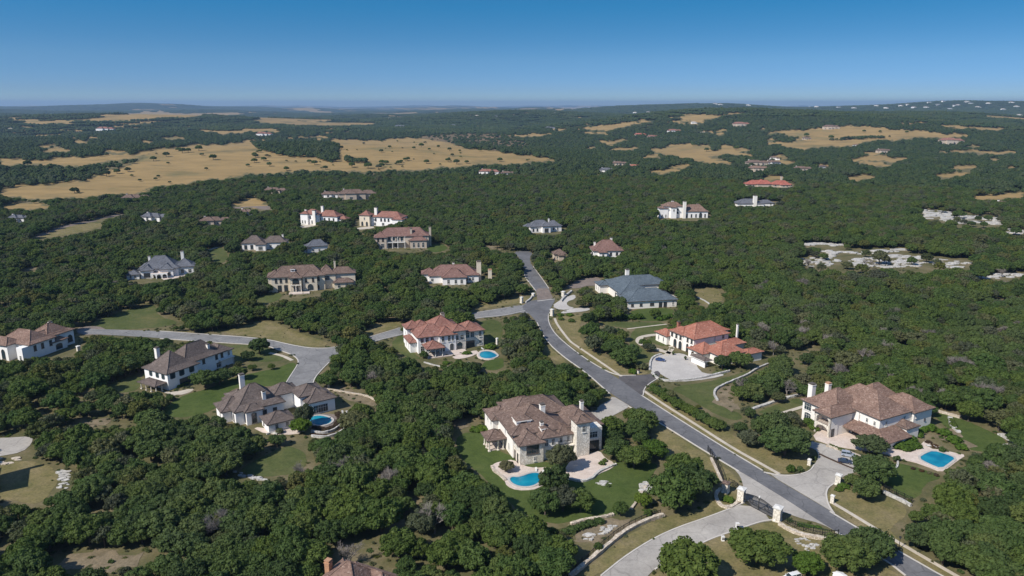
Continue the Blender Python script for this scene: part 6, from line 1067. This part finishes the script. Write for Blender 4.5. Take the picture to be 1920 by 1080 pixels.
# ------------------------------------------------------------------ bare grey trees
def bare_mesh(seed):
    rr = random.Random(seed); mb = MB()
    def br(p, d, L, rad, lv):
        q = p + d * L; mb.tube(p, q, rad, rad * .6, 5 if lv > 2 else 3)
        if lv == 0: return
        for i in range(4 if lv > 1 else 5):
            nd = (d + Vector((rr.uniform(-1, 1), rr.uniform(-1, 1), rr.uniform(-.35, .7))) * .85).normalized(); br(p.lerp(q, rr.uniform(.45, 1)), nd, L * rr.uniform(.6, .85), rad * .58, lv - 1)
    br(Vector((0, 0, -.2)), Vector((.05, 0, 1)), 2.6, .22, 5); return mb
BARE = []
for i in range(3): o = bare_mesh(i + 20).build('branches', M['bare_wood']); BARE.append(o.data); bpy.data.objects.remove(o)
BT = [(290,1000),(655,1062),(640,905),(815,1000),(720,925),(1432,632),(1500,640),(1545,655),(1430,545),(1600,600),(1840,752),(1700,560),(1470,600),(1740,640),(1860,900),(240,548),(215,545),(400,555),(752,705),(700,725),(1090,470),(1240,480),(1300,500),(980,395),(1380,468),(560,905),(420,1010),(1650,640),(1790,700),(1900,620)]
BT += [(random.Random(i).uniform(1380, 1900), random.Random(i + 500).uniform(500, 760)) for i in range(34)]
BT = [q for q in BT if not bool(clear(np.array([q[0]]), np.array([q[1]]))[0]) and not bool(clear(np.array([q[0]]), np.array([q[1] - 14]))[0])]
for px, py in BT:
    wx, wy = G(px, py); k = random.randrange(3); o = bpy.data.objects.new('bare_tree', BARE[k]); C.objects.link(o); o.location = (wx, wy, 0); s = random.uniform(.95, 1.3); o.scale = (s * 1.15, s * 1.15, s); o.rotation_euler = (0, 0, random.uniform(0, 6)); tag(o, 'leafless grey tree standing out among the green oaks', 'tree', 'bare grey trees in the woods'); SH.append((wx, wy, 2.0))
# ------------------------------------------------------------------ the woods: the nearest ones one by one, the rest as one object each
keep = np.ones(len(x), bool)
for (wx, wy, r_) in SH: keep &= np.hypot(x - wx, y - wy) > (r_ * .75 + r * .35)
x, y, z, r, h = x[keep], y[keep], z[keep], r[keep], h[keep]
px, py = proj(x, y, z + h * .5); vis = (px > -20) & (px < 1940) & (py < 1100); size = np.where(vis, r / np.hypot(x, y), 0); order = np.argsort(-size); NI = 300 - len(SOLO) - len(FIELD_TREES) - len(ROW)
near = order[:NI]; rest = np.setdiff1d(np.arange(len(x)), near)
LAND = [(40,900,'beside the tan lawn at the lower left corner'),(60,980,'at the left edge below the tan lawn'),(180,1030,'around the bare clearing at the bottom left'),(250,940,'right of the flagstone bank at lower left'),(380,960,'below the small lawn in the left woods'),(330,860,'below the left lawn and umber house'),(470,1040,'at the bottom edge left of the clay-roofed cottage'),
 (600,960,'above the clay-roofed cottage at the bottom'),(760,1040,'right of the clay-roofed cottage at the bottom'),(560,860,'below the round pool'),(700,860,'on the slope right of the round pool'),(800,900,'left of the big lawn of the nearest house'),(860,1000,'below the left end of the big lawn'),(980,1040,'left of the rubble wall at the bottom'),
 (800,760,'between the pink villa and the nearest house'),(1000,700,'between the oval pool and the main road'),(1080,740,'above the nearest house beside the main road'),(1440,740,'on the bank above the white villa drive'),(1860,900,'right of the villa pool at the right edge'),(1800,960,'below the villa pool lawn at the right edge'),(1740,1000,'behind the street lamp at lower right'),(1880,1040,'in the bottom right corner'),(140,760,'below the clay-roofed house at the left edge'),(1220,1000,'next to the gate road')]
def region(px, py):
    k = min(LAND, key=lambda q: (q[0] - px) ** 2 + (q[1] - py) ** 2); return ('crowded live oak ' + k[2], 'oaks ' + k[2])
for i in near:
    lab, grp = region(px[i], py[i]); place_tree(float(x[i]), float(y[i]), float(z[i]), float(r[i]), float(h[i]), lab, grp)
def scatter(name, label, P, S, HS, coll, cat='trees'):
    n = len(P); me = bpy.data.meshes.new(name); me.vertices.add(n); me.vertices.foreach_set('co', np.asarray(P, np.float32).ravel()); me.update()
    for nm, arr in (('sx', S), ('sz', HS), ('rot', rng.uniform(0, 6.283, n))): a = me.attributes.new(nm, 'FLOAT', 'POINT'); a.data.foreach_set('value', np.asarray(arr, np.float32))
    a = me.attributes.new('pick', 'INT', 'POINT'); a.data.foreach_set('value', rng.integers(0, len(coll.objects), n).astype(np.int32))
    o = bpy.data.objects.new(name, me); C.objects.link(o); tag(o, label, cat, kind='stuff')
    ng = bpy.data.node_groups.new(name, 'GeometryNodeTree'); ng.interface.new_socket('Geometry', in_out='INPUT', socket_type='NodeSocketGeometry'); ng.interface.new_socket('Geometry', in_out='OUTPUT', socket_type='NodeSocketGeometry')
    gi = ng.nodes.new('NodeGroupInput'); go = ng.nodes.new('NodeGroupOutput'); ins = ng.nodes.new('GeometryNodeInstanceOnPoints'); ci = ng.nodes.new('GeometryNodeCollectionInfo'); ci.inputs['Collection'].default_value = coll; ci.inputs['Separate Children'].default_value = True; ci.inputs['Reset Children'].default_value = True
    def att(nm, t='FLOAT'): a = ng.nodes.new('GeometryNodeInputNamedAttribute'); a.data_type = t; a.inputs['Name'].default_value = nm; return a.outputs['Attribute']
    c1 = ng.nodes.new('ShaderNodeCombineXYZ'); c2 = ng.nodes.new('ShaderNodeCombineXYZ'); l = ng.links
    sx = att('sx'); l.new(sx, c1.inputs[0]); l.new(sx, c1.inputs[1]); l.new(att('sz'), c1.inputs[2]); l.new(att('rot'), c2.inputs[2])
    l.new(gi.outputs[0], ins.inputs['Points']); l.new(ci.outputs[0], ins.inputs['Instance']); ins.inputs['Pick Instance'].default_value = True; l.new(att('pick', 'INT'), ins.inputs['Instance Index']); l.new(c1.outputs[0], ins.inputs['Scale'])
    try: l.new(c2.outputs[0], ins.inputs['Rotation'])
    except Exception: pass
    l.new(ins.outputs[0], go.inputs[0]); md = o.modifiers.new('scatter', 'NODES'); md.node_group = ng; return o
scatter('woodland', 'continuous live oak woodland between the houses', np.stack([x, y, z], -1)[rest], r[rest] / UNIT, h[rest] / 7.6, protoN)
pa = np.array(PAST); scatter('pasture_trees', 'tiny scattered bushes and oaks on the golden pastures', pa[:, :3], pa[:, 3] / UNIT, pa[:, 3] * 1.3 / 7.6, protoN)
protoT = bpy.data.collections.new('tuft prototypes')
for i, lm in enumerate(('leaf_dusty', 'leaf_olive', 'leaf', 'leaf_dusty')):
    rs = np.random.default_rng(600 + i); V, T, Q = crown_arrays(1.0, rs, 6, .5, 22, .2, asp=.5, core=I0, shell=.4, coresc=.6); V[:, 2] = np.maximum(V[:, 2] * .7 + .3, -.1); protoT.objects.link(proto('tuft_%d' % i, V, [T, Q], [M[lm]]))
rs = np.random.default_rng(9); x, y, z = jitter_grid(100, 620, 3.4, rs)
tm = np.zeros(gx.shape, bool)
for p in [v for v in ROADS.values()] + [v[1] for v in DRIVES.values()] + [v[1] for v in LAWNS.values() if v[0] != 'verge'] + CLEARPX: tm |= inpoly(gx, gy, p)
vm = np.zeros(gx.shape, bool)
for v in LAWNS.values():
    if v[0] == 'verge': vm |= inpoly(gx, gy, v[1])
px, py = proj(x, y, z); ii = np.clip(((px + 120) / 2).astype(int), 0, tm.shape[1] - 1); jj = np.clip(((py - 180) / 2).astype(int), 0, tm.shape[0] - 1)
cl = np.sin(x * .13 + y * .07) * np.sin(y * .11 - x * .05) + rs.uniform(-.5, .5, x.shape)
ok = ~tm[jj, ii] & ~infoot(x, y, 1.0) & np.where(vm[jj, ii], rs.uniform(0, 1, x.shape) < .05, cl > .15)
scatter('ground_cover', 'low scrub and weeds on the dry ground between the oaks', np.stack([x, y, z], -1)[ok], rs.uniform(.35, 1.3, ok.sum()) * np.where(vm[jj, ii][ok], .45, 1), rs.uniform(.3, 1.1, ok.sum()), protoT, 'scrub')
rs = np.random.default_rng(6); x, y, z = jitter_grid(1200, 3000, 9.0, rs, 40); r = rs.uniform(3.6, 7.6, x.shape); h = r * rs.uniform(1.0, 1.45, x.shape)
ok = ~hits(x, y, z, r * .8, h) & ~infoot(x, y, 4) & (rs.uniform(0, 1, x.shape) > .12 + .3 * (np.sin(x * .008 + 1) * np.sin(y * .006) > .55)); px, py = proj(x, y, z)
ok &= ~(np.any([inpoly(px, py, p) for p in SCRUB], 0) & (rs.uniform(0, 1, x.shape) < .8))
scatter('distant_woodland', 'distant oak woodland rolling toward the hills', np.stack([x, y, z], -1)[ok], r[ok] / 5.0, h[ok] / 6.4, protoM); n1 = ok.sum()
x, y, z = jitter_grid(3000, 15000, 58.0, rs, 40); px, py = proj(x, y, z + 3); fn = field_noise(x, y); thr = np.where(px < 1200, .74, .96)
ok = ~clear(px, py) & ~(fn > thr) & (rs.uniform(0, 1, x.shape) > .05) & ~infoot(x, y, 25)
scatter('hill_woodland', 'far woods covering the rolling hills', np.stack([x, y, z], -1)[ok], rs.uniform(.85, 1.15, ok.sum()), rs.uniform(.8, 1.35, ok.sum()), protoF)
print('trees', len(near), len(rest), n1, ok.sum())
# ------------------------------------------------------------------ air
mb = MB(); mb.box(-48000, 48000, -48000, 48000, -140, 290); m = bpy.data.materials.new('haze'); m.use_nodes = True; nt = m.node_tree; nt.nodes.clear(); out = nt.nodes.new('ShaderNodeOutputMaterial'); pv = nt.nodes.new('ShaderNodeVolumePrincipled')
pv.inputs['Color'].default_value = (.42, .62, .88, 1); pv.inputs['Density'].default_value = 5.0e-5; pv.inputs['Anisotropy'].default_value = 0.1; nt.links.new(pv.outputs[0], out.inputs['Volume'])
hz = mb.build('haze', m); tag(hz, 'thin blue haze over the far hills', 'haze', kind='stuff')
print('height range', float(height(np.random.uniform(-30000, 30000, 20000), np.random.uniform(0, 40000, 20000)).min()))
